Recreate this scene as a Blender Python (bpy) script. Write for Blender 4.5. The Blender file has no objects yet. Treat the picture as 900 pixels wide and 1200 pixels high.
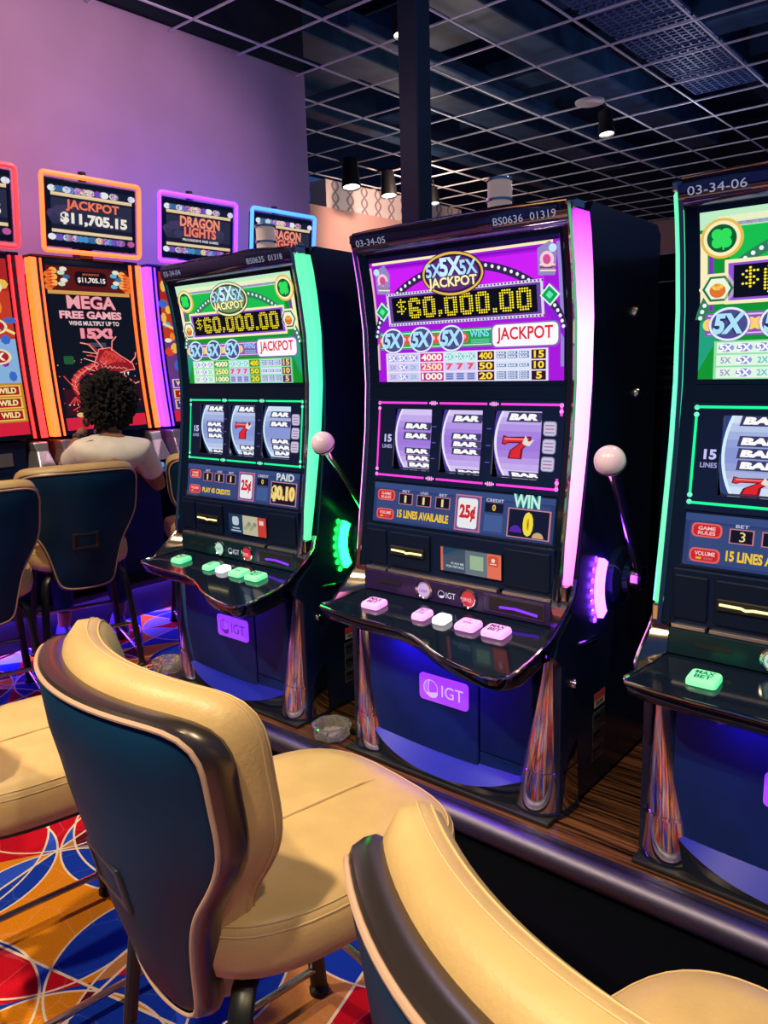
import bpy, bmesh, math, random
from mathutils import Vector, Matrix
random.seed(7)
SC = bpy.context.scene
COL = SC.collection
PI = math.pi

# ------------------------------------------------------------------ camera
CAM_H = 1.4
_yaw, _pitch, _roll, _fpx = 0.703777, -0.1872725, -0.0274793, 916.554
_fw = Vector((-math.sin(_yaw)*math.cos(_pitch), math.cos(_yaw)*math.cos(_pitch), math.sin(_pitch)))
_r0 = Vector((math.cos(_yaw), math.sin(_yaw), 0)); _u0 = _r0.cross(_fw)
_r = math.cos(_roll)*_r0 + math.sin(_roll)*_u0
_u = -math.sin(_roll)*_r0 + math.cos(_roll)*_u0
cam_d = bpy.data.cameras.new('camera'); cam = bpy.data.objects.new('camera', cam_d); COL.objects.link(cam)
cam_d.sensor_fit = 'VERTICAL'; cam_d.sensor_height = 36.0; cam_d.lens = 36.0*_fpx/1200.0
cam_d.clip_start = 0.05
cam.matrix_world = Matrix(((_r.x, _u.x, -_fw.x, 0), (_r.y, _u.y, -_fw.y, 0), (_r.z, _u.z, -_fw.z, CAM_H), (0, 0, 0, 1)))
SC.camera = cam

# ------------------------------------------------------------------ world, exposure
w = bpy.data.worlds.new('world'); SC.world = w; w.use_nodes = True
w.node_tree.nodes['Background'].inputs[0].default_value = (0.06, 0.14, 0.42, 1)
w.node_tree.nodes['Background'].inputs[1].default_value = 0.35
SC.view_settings.view_transform = 'Standard'; SC.view_settings.look = 'None'
SC.view_settings.gamma = 1.0; SC.view_settings.use_curve_mapping = False
SC.view_settings.exposure = 0.1

# ------------------------------------------------------------------ ceiling spot lamps (warm track heads of the hall)
def spot_light(loc, target, watts, col, size=75, blend=0.6, rad=0.06):
    d = bpy.data.lights.new('track_lamp', 'SPOT'); d.energy = watts; d.color = col
    d.spot_size = math.radians(size); d.spot_blend = blend; d.shadow_soft_size = rad
    o = bpy.data.objects.new('track_lamp', d); COL.objects.link(o); o.location = loc
    o.rotation_euler = (Vector(target)-Vector(loc)).to_track_quat('-Z', 'Y').to_euler()
    return o
WARM = (1.0, 0.80, 0.50); WARM2 = (1.0, 0.74, 0.46)
SPOTS = [  # location, aim, watts, colour, cone
    ((-0.55, -0.55, 3.45), (-0.75, 0.75, 0.6), 300, WARM, 62),
    ((-2.3, -0.7, 3.45), (-1.8, 0.75, 0.3), 300, WARM, 70),
    ((0.9, 0.0, 3.45), (0.0, 0.85, 0.6), 150, WARM, 60),
    ((-3.1, 0.6, 3.45), (-3.0, 1.5, 0.4), 230, WARM, 80),
    ((-2.9, 3.3, 3.45), (-4.9, 3.0, 2.4), 52, (1.0, 0.60, 0.72), 100),
    ((-3.2, 1.2, 3.45), (-4.9, 1.6, 2.8), 55, (1.0, 0.62, 0.66), 100),
    ((-0.6, 3.4, 3.45), (-0.55, 1.9, 0.2), 70, (1.0, 0.55, 0.28), 40),
    ((-5.6, 7.6, 3.45), (-7.2, 9.0, 2.9), 160, (1.0, 0.62, 0.45), 110),
]
for s in SPOTS: spot_light(*s)
def fill_point(loc, watts, col, rad=.08):  # point fills without fixtures, added to brighten the ceiling grid and ducts
    d = bpy.data.lights.new('grid_fill', 'POINT'); d.energy = watts; d.color = col; d.shadow_soft_size = rad
    o = bpy.data.objects.new('grid_fill', d); COL.objects.link(o); o.location = loc; return o
for p, wt, c in (((-1.7, 3.4, 3.1), 16, (.72, .70, 1.0)), ((-3.7, 2.5, 3.0), 7, (1.0, .75, .8)), ((.6, 5.2, 3.0), 20, (.72, .66, 1.0)), ((-4.4, 6.6, 3.1), 14, (1.0, .86, .72)), ((-2.9, 8.0, 3.1), 16, (.70, .72, 1.0)), ((-6.2, 8.2, 3.1), 22, (1.0, .85, .70))): fill_point(p, wt, c)
FZ = -.10                                    # floor level; the platform top is at z = .187

# ------------------------------------------------------------------ helpers
def tag(o, label=None, cat=None, group=None, kind=None):
    if label: o['label'] = label
    if cat: o['category'] = cat
    if group: o['group'] = group
    if kind: o['kind'] = kind
    return o
def empty(name, loc=(0, 0, 0), rz=0.0, label=None, cat=None, group=None, kind=None):
    o = bpy.data.objects.new(name, None); COL.objects.link(o); o.location = loc; o.rotation_euler = (0, 0, rz)
    o.empty_display_size = 0.1
    return tag(o, label, cat, group, kind)

_M = {}
def srgb(h):
    h = h.lstrip('#'); v = [int(h[i:i+2], 16)/255 for i in (0, 2, 4)]
    return tuple(c/12.92 if c <= .04045 else ((c+.055)/1.055)**2.4 for c in v)
def mat(name, base=(.5, .5, .5), rough=.5, metal=0.0, emit=None, es=0.0, spec=.5, noise=0.0, nscale=8.0, bump=0.0, bscale=60.0, coat=0.0, trans=0.0, sample=True, stretch=(1, 1, 1)):
    if name in _M: return _M[name]
    if isinstance(base, str): base = srgb(base)
    if isinstance(emit, str): emit = srgb(emit)
    m = bpy.data.materials.new(name); m.use_nodes = True; nt = m.node_tree; b = nt.nodes['Principled BSDF']
    b.inputs['Base Color'].default_value = (*base, 1); b.inputs['Roughness'].default_value = rough
    b.inputs['Metallic'].default_value = metal; b.inputs['Specular IOR Level'].default_value = spec
    b.inputs['Coat Weight'].default_value = coat; b.inputs['Transmission Weight'].default_value = trans
    if emit:
        b.inputs['Emission Color'].default_value = (*emit, 1); b.inputs['Emission Strength'].default_value = es
        if not sample: m.cycles.emission_sampling = 'NONE'
    if noise or bump:
        tc = nt.nodes.new('ShaderNodeTexCoord'); mp = nt.nodes.new('ShaderNodeMapping'); mp.inputs['Scale'].default_value = stretch
        nt.links.new(tc.outputs['Object'], mp.inputs[0])
    if noise:
        n = nt.nodes.new('ShaderNodeTexNoise'); n.inputs['Scale'].default_value = nscale; n.inputs['Detail'].default_value = 4
        nt.links.new(mp.outputs[0], n.inputs['Vector'])
        rp = nt.nodes.new('ShaderNodeValToRGB'); a, c = 1-noise, 1+noise
        rp.color_ramp.elements[0].color = (*[x*a for x in base], 1); rp.color_ramp.elements[1].color = (*[min(1, x*c) for x in base], 1)
        rp.color_ramp.elements[0].position = .35; rp.color_ramp.elements[1].position = .65
        nt.links.new(n.outputs['Fac'], rp.inputs[0]); nt.links.new(rp.outputs[0], b.inputs['Base Color'])
    if bump:
        n2 = nt.nodes.new('ShaderNodeTexNoise'); n2.inputs['Scale'].default_value = bscale; n2.inputs['Detail'].default_value = 3
        bp = nt.nodes.new('ShaderNodeBump'); bp.inputs['Strength'].default_value = bump; bp.inputs['Distance'].default_value = .01
        nt.links.new(mp.outputs[0], n2.inputs['Vector']); nt.links.new(n2.outputs['Fac'], bp.inputs['Height']); nt.links.new(bp.outputs[0], b.inputs['Normal'])
    _M[name] = m; return m
def glow(hexc, s=1.0, sample=False):
    """a lit pixel area of a screen or a backlit print"""
    return mat('lit_%s_%g' % (hexc.lstrip('#'), s), base=(.004, .004, .006), rough=.035, emit=hexc, es=s, sample=sample)

class MB:
    DEF = Vector((0, 0, 0))
    def __init__(self, off=None):
        off = MB.DEF if off is None else off
        self.v = []; self.f = []; self.mi = []; self.cur = 0; self.off = Vector(off); self.xf = None
    def add(self, pts):
        n = len(self.v)
        for p in pts:
            p = Vector(p)
            if self.xf: p = self.xf @ p
            self.v.append(p-self.off)
        return n
    def face(self, ids): self.f.append(tuple(ids)); self.mi.append(self.cur)
    def poly(self, pts):
        n = self.add(pts); self.face(range(n, n+len(pts))); return self
    def box(self, a, b):
        x0, y0, z0 = a; x1, y1, z1 = b
        n = self.add([(x0, y0, z0), (x1, y0, z0), (x1, y1, z0), (x0, y1, z0), (x0, y0, z1), (x1, y0, z1), (x1, y1, z1), (x0, y1, z1)])
        for q in ((0, 3, 2, 1), (4, 5, 6, 7), (0, 1, 5, 4), (1, 2, 6, 5), (2, 3, 7, 6), (3, 0, 4, 7)): self.face([n+i for i in q])
        return self
    def loft(self, rings, closed=True, caps=True):
        k = len(rings[0]); st = [self.add(r) for r in rings]
        for a, b in zip(st, st[1:]):
            for i in range(k if closed else k-1):
                j = (i+1) % k; self.face((a+i, a+j, b+j, b+i))
        if caps and closed:
            self.face([st[0]+i for i in range(k)][::-1]); self.face([st[-1]+i for i in range(k)])
        return self
    def tube(self, path, r, n=10, closed=False, caps=True, flat=None):
        path = [Vector(p) for p in path]; m = len(path); rings = []
        up = Vector((0, 0, 1)); prev = None
        for i, p in enumerate(path):
            a = path[i-1] if (i > 0 or closed) else p; b = path[(i+1) % m] if (i < m-1 or closed) else p
            t = (b-a).normalized()
            if prev is None:
                ref = up if abs(t.z) < .9 else Vector((1, 0, 0)); s = t.cross(ref).normalized()
            else:
                s = prev-t*prev.dot(t); s = s.normalized() if s.length > 1e-6 else t.orthogonal().normalized()
            prev = s; q = t.cross(s)
            rr = r[i] if isinstance(r, (list, tuple)) else r; r2 = rr if flat is None else rr*flat
            rings.append([p+s*rr*math.cos(2*PI*k/n)+q*r2*math.sin(2*PI*k/n) for k in range(n)])
        if closed: rings.append(rings[0]); return self.loft(rings, True, False)
        return self.loft(rings, True, caps)
    def lathe(self, prof, c=(0, 0, 0), axis=(0, 0, 1), n=24, caps=True):
        ax = Vector(axis).normalized(); s = ax.orthogonal().normalized(); q = ax.cross(s); c = Vector(c)
        return self.loft([[c+ax*h+(s*math.cos(2*PI*k/n)+q*math.sin(2*PI*k/n))*r for k in range(n)] for r, h in prof], True, caps)
    def build(self, name, mats, parent=None, smooth=False, bevel=0.0, seg=2, angle=35):
        me = bpy.data.meshes.new(name); me.from_pydata(self.v, [], self.f)
        if not isinstance(mats, (list, tuple)): mats = [mats]
        for m in mats: me.materials.append(m)
        if len(mats) > 1: me.polygons.foreach_set('material_index', self.mi)
        bm = bmesh.new(); bm.from_mesh(me); bmesh.ops.recalc_face_normals(bm, faces=bm.faces) if not getattr(self, 'keep', False) else None; bm.to_mesh(me); bm.free()
        if smooth:
            me.polygons.foreach_set('use_smooth', [True]*len(me.polygons))
            me.set_sharp_from_angle(angle=math.radians(angle))
        me.update()
        o = bpy.data.objects.new(name, me); COL.objects.link(o)
        if parent: o.parent = parent
        if bevel:
            bv = o.modifiers.new('bevel', 'BEVEL'); bv.width = bevel; bv.segments = seg; bv.limit_method = 'ANGLE'; bv.angle_limit = math.radians(40)
        return o
def box(name, a, b, m, parent=None, bevel=0.0, off=(0, 0, 0)):
    return MB(off).box(a, b).build(name, m, parent, bevel=bevel)
def copy_tree(o, parent=None):
    c = o.copy(); COL.objects.link(c); c.parent = parent
    for ch in list(o.children): copy_tree(ch, c)
    return c

# ---- lettering: 2D triangulated outlines of the built-in font
_T = {}
def text2d(s, bold=0.0):
    k = (s, bold)
    if k in _T: return _T[k]
    cu = bpy.data.curves.new('t', 'FONT'); cu.body = s; cu.size = 1; cu.offset = bold; cu.resolution_u = 3
    ob = bpy.data.objects.new('t', cu); COL.objects.link(ob)
    dg = bpy.context.evaluated_depsgraph_get(); me = bpy.data.meshes.new_from_object(ob.evaluated_get(dg))
    v = [(p.co.x, p.co.y) for p in me.vertices]; f = [tuple(p.vertices) for p in me.polygons]
    bpy.data.objects.remove(ob); bpy.data.curves.remove(cu); bpy.data.meshes.remove(me)
    xs = [a for a, b in v]; ys = [b for a, b in v]; x0, x1, y0, y1 = min(xs), max(xs), min(ys), max(ys)
    v = [((a-x0)/(x1-x0), (b-y0)/(y1-y0)) for a, b in v]
    _T[k] = (v, f); return _T[k]

DOTS = {'0': ['.####.', '######', '##..##', '##..##', '##..##', '##..##', '##..##', '######', '.####.'],
        '6': ['.####.', '######', '##..##', '##....', '#####.', '######', '##..##', '######', '.####.'],
        '$': ['..#..', '.####', '#.#..', '.###.', '..#.#', '####.', '..#..', '.....', '.....'],
        ',': ['..', '..', '..', '..', '..', '..', '##', '##', '#.'], '.': ['..', '..', '..', '..', '..', '..', '..', '##', '##']}
class Art:
    """flat print / lit picture laid on a surface: fmap(x, z, out) -> point, out = distance proud of the surface"""
    EPS = 0.0008
    def __init__(s, fmap, x0, x1, z0, z1, gain=1.0):
        s.fm = fmap; s.b = (x0, x1, z0, z1); s.mb = MB(); s.mb.keep = True; s.mats = []; s.ix = {}; s.L = 0; s.g = gain
    def P(s, u, v):
        x0, x1, z0, z1 = s.b
        return s.fm(x0+(x1-x0)*u, z0+(z1-z0)*v, s.EPS*(s.L+1))
    def col(s, c):
        k = c if not isinstance(c, str) else (c, s.g)
        if k not in s.ix:
            s.ix[k] = len(s.mats); s.mats.append(glow(c, s.g) if isinstance(c, str) else c)
        s.mb.cur = s.ix[k]
    def poly(s, pts, c):
        s.col(c); s.mb.poly([s.P(*p) for p in pts]); return s
    def rect(s, u0, v0, u1, v1, c, nu=1):
        s.col(c); h = abs(v1-v0)*abs(s.b[3]-s.b[2]); n = max(1, int(h/.03))
        for i in range(n):
            a = v0+(v1-v0)*i/n; b = v0+(v1-v0)*(i+1)/n
            for j in range(nu):
                c0 = u0+(u1-u0)*j/nu; c1 = u0+(u1-u0)*(j+1)/nu
                s.mb.poly([s.P(c0, a), s.P(c1, a), s.P(c1, b), s.P(c0, b)])
        return s
    def frame(s, u0, v0, u1, v1, t, c):
        x0, x1, z0, z1 = s.b; tv = t*abs((x1-x0)/(z1-z0))
        s.rect(u0, v0, u1, v0+tv, c); s.rect(u0, v1-tv, u1, v1, c); s.rect(u0, v0+tv, u0+t, v1-tv, c); s.rect(u1-t, v0+tv, u1, v1-tv, c); return s
    def ell(s, cu, cv, ru, rv, c, n=28, a0=0, a1=2*PI):
        s.col(c); o = s.P(cu, cv)
        for i in range(n):
            a = a0+(a1-a0)*i/n; b = a0+(a1-a0)*(i+1)/n
            s.mb.poly([o, s.P(cu+ru*math.cos(a), cv+rv*math.sin(a)), s.P(cu+ru*math.cos(b), cv+rv*math.sin(b))])
        return s
    def ring(s, cu, cv, ru, rv, t, c, n=28, a0=0, a1=2*PI):
        x0, x1, z0, z1 = s.b; tv = t*abs((x1-x0)/(z1-z0)); s.col(c)
        for i in range(n):
            a = a0+(a1-a0)*i/n; b = a0+(a1-a0)*(i+1)/n
            s.mb.poly([s.P(cu+ru*math.cos(a), cv+rv*math.sin(a)), s.P(cu+ru*math.cos(b), cv+rv*math.sin(b)),
                       s.P(cu+(ru-t)*math.cos(b), cv+(rv-tv)*math.sin(b)), s.P(cu+(ru-t)*math.cos(a), cv+(rv-tv)*math.sin(a))])
        return s
    def ngon(s, cu, cv, ru, rv, c, n=6, rot=0): return s.ell(cu, cv, ru, rv, c, n, rot, rot+2*PI)
    def rrect(s, u0, v0, u1, v1, c, r=.25):
        x0, x1, z0, z1 = s.b; asp = abs((x1-x0)/(z1-z0)); rv = min(abs(v1-v0), abs(u1-u0)*asp)*r; ru = rv/asp; pts = []
        for cx, cy, a in ((u1-ru, v1-rv, 0), (u0+ru, v1-rv, 1), (u0+ru, v0+rv, 2), (u1-ru, v0+rv, 3)):
            for k in range(4):
                t = (a+k/3)*PI/2; pts.append((cx+ru*math.cos(t), cy+rv*math.sin(t)))
        return s.poly(pts, c)
    def line(s, pts, t, c):
        x0, x1, z0, z1 = s.b; asp = abs((x1-x0)/(z1-z0)); s.col(c)
        for (a, b), (d, e) in zip(pts, pts[1:]):
            dx, dy = d-a, (e-b)/asp; L = math.hypot(dx, dy) or 1; nx, ny = -dy/L*t/2, dx/L*t/2*asp
            s.mb.poly([s.P(a-nx, b-ny), s.P(d-nx, e-ny), s.P(d+nx, e+ny), s.P(a+nx, b+ny)])
        return s
    def text(s, t, u0, v0, u1, v1, c, bold=.02, edge=None, ew=.05, shear=0.0, bow=0.0):
        def put(b, col):
            vs, fs = text2d(t, b); s.col(col); base = []
            for a, h in vs:
                k = h-.5
                base.append(s.P(u0+(u1-u0)*a+shear*k*(u1-u0), v0+(v1-v0)*h+bow*(1-(2*a-1)**2)*(v1-v0)))
            n = s.mb.add(base)
            for f in fs: s.mb.face([n+i for i in f])
        if edge: put(bold+ew, edge); s.L += 1; put(bold, c); s.L -= 1
        else: put(bold, c)
        return s
    def dots(s, t, u0, v0, u1, v1, c, fill=.82):
        w = sum(len(DOTS[ch][0])+1 for ch in t)-1; du = (u1-u0)/w; dv = (v1-v0)/9; s.col(c); x = 0
        for ch in t:
            g = DOTS[ch]
            for r, row in enumerate(g):
                for k, q in enumerate(row):
                    if q == '#':
                        a = u0+(x+k+.5)*du; b = v1-(r+.5)*dv
                        s.mb.poly([s.P(a+du*fill/2*math.cos(i*PI/3), b+dv*fill/2*math.sin(i*PI/3)) for i in range(6)])
            x += len(g[0])+1
        return s
    def build(s, name, parent):
        if not s.mats: return
        return s.mb.build(name, s.mats, parent)

# ------------------------------------------------------------------ shared materials
BLACK = mat('black_gloss', (.004, .009, .026), .10, coat=.3)
SIDE = mat('cabinet_side_black', (.004, .011, .040), .24, noise=.3, nscale=3)
NAVY = mat('navy_door', (.003, .020, .14), .40, spec=.3, noise=.25, nscale=5)
DARKP = mat('dark_panel', (.003, .010, .044), .42, spec=.15)
CHROME = mat('chrome', (.78, .74, .70), .09, 1.0)
BRONZE = mat('bronze_chrome', (.55, .45, .38), .14, 1.0)
STEEL = mat('brushed_steel', (.11, .10, .16), .46, 1.0, noise=.12, nscale=40, stretch=(1, 8, 8))
RUBBER = mat('black_rubber', (.006, .006, .007), .55)

# ================================================================== THE ROOM
def carpet_material():
    m = bpy.data.materials.new('printed_carpet'); m.use_nodes = True; nt = m.node_tree; b = nt.nodes['Principled BSDF']
    N, Lk = nt.nodes, nt.links
    tc = N.new('ShaderNodeTexCoord')
    def mth(op, a, c=None, d=None):
        n = N.new('ShaderNodeMath'); n.operation = op
        for i, x in enumerate((a, c, d)):
            if x is None: continue
            if isinstance(x, (int, float)): n.inputs[i].default_value = x
            else: Lk.new(x, n.inputs[i])
        return n.outputs[0]
    mp = N.new('ShaderNodeMapping'); mp.inputs['Rotation'].default_value = (0, 0, .55); Lk.new(tc.outputs['Object'], mp.inputs[0])
    sx = N.new('ShaderNodeSeparateXYZ'); Lk.new(mp.outputs[0], sx.inputs[0]); X, Y = sx.outputs[0], sx.outputs[1]
    def lattice(s, ox, oy, r):
        a = mth('DIVIDE', mth('ADD', X, ox), s); c = mth('DIVIDE', mth('ADD', Y, oy), s)
        fa = mth('SUBTRACT', mth('FRACT', a), .5); fc = mth('SUBTRACT', mth('FRACT', c), .5)
        d = mth('MULTIPLY', mth('SQRT', mth('ADD', mth('MULTIPLY', fa, fa), mth('MULTIPLY', fc, fc))), s)
        ins = mth('LESS_THAN', d, r); edge = mth('LESS_THAN', mth('ABSOLUTE', mth('SUBTRACT', d, r)), .0032)
        return ins, edge, mth('FLOOR', a), mth('FLOOR', c)
    i1, e1, a1, c1 = lattice(.62, 0, 0, .305)
    i2, e2, a2, c2 = lattice(.62, .31, .31, .305)
    i3, e3, a3, c3 = lattice(.98, .13, .31, .45)
    dg = mth('DIVIDE', mth('ADD', X, Y), .80); dfr = mth('ABSOLUTE', mth('SUBTRACT', mth('FRACT', dg), .5)); e4 = mth('LESS_THAN', dfr, .007); d4 = mth('FLOOR', mth('ADD', dg, .5))
    dh = mth('DIVIDE', mth('SUBTRACT', X, Y), 1.1); dhr = mth('ABSOLUTE', mth('SUBTRACT', mth('FRACT', dh), .5)); e5 = mth('LESS_THAN', dhr, .005); d5 = mth('FLOOR', mth('ADD', dh, .5))
    kx = mth('ADD', mth('ADD', mth('MULTIPLY', a1, 3.1), mth('MULTIPLY', i1, 17.3)), mth('ADD', mth('MULTIPLY', d4, 5.7), mth('MULTIPLY', i3, 41.9)))
    ky = mth('ADD', mth('ADD', mth('MULTIPLY', c1, 7.7), mth('MULTIPLY', i2, 23.1)), mth('MULTIPLY', d5, 9.3))
    cb = N.new('ShaderNodeCombineXYZ'); Lk.new(kx, cb.inputs[0]); Lk.new(ky, cb.inputs[1])
    wn = N.new('ShaderNodeTexWhiteNoise'); wn.noise_dimensions = '2D'; Lk.new(cb.outputs[0], wn.inputs['Vector'])
    rp = N.new('ShaderNodeValToRGB'); rp.color_ramp.interpolation = 'CONSTANT'; Lk.new(wn.outputs['Value'], rp.inputs[0])
    stops = [(0, '#b80c20'), (.24, '#d98414'), (.44, '#1236a8'), (.66, '#86a4dc'), (.74, '#5c0c1c'), (.83, '#bc7c44'), (.90, '#2a50cc')]
    els = rp.color_ramp.elements
    while len(els) < len(stops): els.new(.5)
    for e, (p, c) in zip(els, stops): e.position = p; e.color = (*srgb(c), 1)
    # thin darker veins drawn inside the cells
    vo = N.new('ShaderNodeTexVoronoi'); vo.feature = 'DISTANCE_TO_EDGE'; vo.inputs['Scale'].default_value = 7; Lk.new(mp.outputs[0], vo.inputs['Vector'])
    vein = mth('MULTIPLY', mth('LESS_THAN', vo.outputs['Distance'], .012), .22)
    mx0 = N.new('ShaderNodeMix'); mx0.data_type = 'RGBA'; mx0.blend_type = 'ADD'; Lk.new(vein, mx0.inputs['Factor']); Lk.new(rp.outputs[0], mx0.inputs['A']); mx0.inputs['B'].default_value = (.10, .14, .22, 1)
    edge = mth('MAXIMUM', mth('MAXIMUM', e1, e2), mth('MAXIMUM', mth('MAXIMUM', e3, e4), e5))
    mx = N.new('ShaderNodeMix'); mx.data_type = 'RGBA'; Lk.new(edge, mx.inputs['Factor']); Lk.new(mx0.outputs['Result'], mx.inputs['A']); mx.inputs['B'].default_value = (*srgb('#e6d2b4'), 1)
    nz = N.new('ShaderNodeTexNoise'); nz.inputs['Scale'].default_value = 220; Lk.new(tc.outputs['Object'], nz.inputs['Vector'])
    mr = N.new('ShaderNodeMapRange'); Lk.new(nz.outputs['Fac'], mr.inputs[0]); mr.inputs['To Min'].default_value = .7; mr.inputs['To Max'].default_value = 1.25
    mu = N.new('ShaderNodeMix'); mu.data_type = 'RGBA'; mu.blend_type = 'MULTIPLY'; mu.inputs['Factor'].default_value = 1; Lk.new(mx.outputs['Result'], mu.inputs['A']); Lk.new(mr.outputs[0], mu.inputs['B'])
    Lk.new(mu.outputs['Result'], b.inputs['Base Color']); b.inputs['Roughness'].default_value = .95; b.inputs['Specular IOR Level'].default_value = .1
    bp = N.new('ShaderNodeBump'); bp.inputs['Strength'].default_value = .35; bp.inputs['Distance'].default_value = .004; Lk.new(nz.outputs['Fac'], bp.inputs['Height']); Lk.new(bp.outputs[0], b.inputs['Normal'])
    return m

fl = MB().poly([(-12, -4, FZ), (4, -4, FZ), (4, 15, FZ), (-12, 15, FZ)]).build('floor', carpet_material())
tag(fl, 'patterned casino carpet in red, orange and blue', kind='structure')

WALL = mat('mauve_paint', '#c2a2bc', .75, noise=.05, nscale=2, bump=.05, bscale=120)
WALLD = mat('dark_paint', (.006, .012, .028), .8)
PINK = mat('salmon_paint', '#c59a92', .75, noise=.05, nscale=3)
wl = MB().box((-5.6, -4, FZ), (-4.93, 4.95, 3.74)).build('wall_left', WALL); tag(wl, 'tall plain mauve wall behind the back row of machines', kind='structure')
wu = MB().box((-5.6, -4, 3.74), (-4.93, 4.95, 5.2)).build('wall_left_upper', WALLD); tag(wu, 'dark painted wall strip above the ceiling grid', kind='structure')

# far wall with a wallpaper band and dark openings between pale posts
LAT = bpy.data.materials.new('lattice_wallpaper'); LAT.use_nodes = True
def _lat():
    nt = LAT.node_tree; N, Lk = nt.nodes, nt.links; b = N['Principled BSDF']; b.inputs['Roughness'].default_value = .8
    tc = N.new('ShaderNodeTexCoord'); sx = N.new('ShaderNodeSeparateXYZ'); Lk.new(tc.outputs['Object'], sx.inputs[0])
    def mth(op, a, c=None):
        n = N.new('ShaderNodeMath'); n.operation = op
        for i, x in enumerate((a, c)):
            if x is None: continue
            if isinstance(x, (int, float)): n.inputs[i].default_value = x
            else: Lk.new(x, n.inputs[i])
        return n.outputs[0]
    z = mth('MULTIPLY', mth('SINE', mth('MULTIPLY', sx.outputs[2], 22)), .055)
    f = mth('ABSOLUTE', mth('SUBTRACT', mth('FRACT', mth('DIVIDE', mth('ADD', sx.outputs[1], z), .28)), .5))
    g = mth('ABSOLUTE', mth('SUBTRACT', mth('FRACT', mth('DIVIDE', mth('SUBTRACT', sx.outputs[1], z), .28)), .5))
    e = mth('LESS_THAN', mth('MINIMUM', f, g), .07)
    mx = N.new('ShaderNodeMix'); mx.data_type = 'RGBA'; Lk.new(e, mx.inputs['Factor']); mx.inputs['A'].default_value = (*srgb('#d8c8c8'), 1); mx.inputs['B'].default_value = (*srgb('#8f8088'), 1)
    Lk.new(mx.outputs['Result'], b.inputs['Base Color'])
_lat()
wf = empty('wall_far', (-7.2, 8.7, 0), label='far salmon wall with lattice wallpaper band and dark openings', kind='structure')
O = (-7.2, 8.7, 0)
box('wall_panel', (-7.5, 5.6, 2.62), (-7.2, 10.55, 3.36), PINK, wf, off=O)
box('wallpaper_band', (-7.5, 7.55, 3.36), (-7.22, 10.55, 3.7), LAT, wf, off=O)
box('recess_panel', (-7.9, 5.6, FZ), (-7.6, 10.55, 2.62), WALLD, wf, off=O)
for k in range(9):
    y = 7.0+k*.42; box('post', (-7.42, y, FZ), (-7.2, y+.09, 2.62), PINK, wf, off=O)
wb = MB().box((-9, 13.5, FZ), (-2.5, 13.8, 3.62)).build('wall_back', PINK); tag(wb, 'distant salmon wall behind the machines', kind='structure')
wr = MB().box((-12, 14.6, FZ), (4, 14.9, 5.2)).build('wall_rear', WALLD); tag(wr, 'dark rear wall of the hall', kind='structure')

# ceiling: dark slab, ducts, suspended open grid
CEIL = mat('dark_slab', (.006, .028, .080), .85, noise=.4, nscale=2)
TBAR = mat('grid_bar_grey', (.80, .80, .86), .5)
DUCT = mat('dark_duct', (.016, .060, .140), .55, noise=.3, nscale=5)
GZ = 3.7
ce = empty('ceiling', (0, 0, GZ), label='open black ceiling with a suspended metal grid and ducts above', kind='structure')
O = (0, 0, GZ)
MB(O).box((-12, -4, 5.2), (4, 15, 5.4)).build('slab', CEIL, ce)
xs = [-2.16-.622*k for k in range(-7, 12)]; ys = [4.84+.604*k for k in range(-9, 16)]
for x in xs:
    y0 = -.8 if x > -4.93 else 4.97
    MB(O).box((x-.008, y0, GZ), (x+.008, 13.95, GZ+.004)).box((x-.0015, y0, GZ+.004), (x+.0015, 13.95, GZ+.014)).build('grid_runner', TBAR, ce)
for y in ys:
    x0 = -4.92 if y < 4.96 else -8.95
    MB(O).box((x0, y-.008, GZ-.001), (2.2, y+.008, GZ+.003)).box((x0, y-.0015, GZ+.003), (2.2, y+.0015, GZ+.013)).build('grid_crossbar', TBAR, ce)
for (x0, y0, x1, y1, z, h) in ((-3.9, 3.6, -3.55, 11, 4.05, .25), (-5.6, 5.2, -5.2, 12, 4.2, .3), (-7, 6.2, 2, 6.75, 4.35, .3), (-1.4, 4.2, -1.0, 12, 4.25, .35), (-7, 8.3, 2, 8.7, 4.5, .25), (-3.2, 3.5, -3.0, 12, 4.6, .2), (-4.6, 5.0, -4.45, 12, 4.0, .12), (-6.6, 6.0, -6.4, 12, 4.1, .12)):
    MB(O).box((x0, y0, z), (x1, y1, z+h)).build('duct', DUCT, ce, bevel=.02)
for y in (5.0, 5.9, 7.2, 8.6, 10.2):
    MB(O).box((-7, y, 4.75), (2, y+.06, 5.15)).build('joist', DUCT, ce)
EGG = mat('eggcrate_blue', (.08, .15, .34), .5)
for (xb, yb) in [(-2.16-.622, 4.84+.604*k) for k in (0, 1, 2, 3, 4)]:
    g = MB(O); n = 9; W, D = .622, .604
    for k in range(n+1):
        g.box((xb+.02+(W-.05)*k/n, yb+.02, GZ+.05), (xb+.032+(W-.05)*k/n, yb+D-.02, GZ+.07))
        g.box((xb+.02, yb+.02+(D-.05)*k/n, GZ+.05), (xb+W-.02, yb+.032+(D-.05)*k/n, GZ+.07))
    g.build('eggcrate_grille', EGG, ce)

# column
COLM = mat('column_paint', (.004, .018, .040), .5, noise=.2, nscale=3)
cx, cy = -3.05, 3.98
c0 = empty('column', (cx, cy, 0), label='dark square steel column rising behind the purple slot machine', kind='structure')
MB((cx, cy, 0)).box((cx-.068, cy-.068, FZ), (cx+.068, cy+.068, 5.2)).build('shaft', COLM, c0, bevel=.006)
MB((cx, cy, 0)).box((cx-.12, cy-.12, FZ), (cx+.12, cy+.12, FZ+.02)).build('base_plate', COLM, c0)

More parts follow.
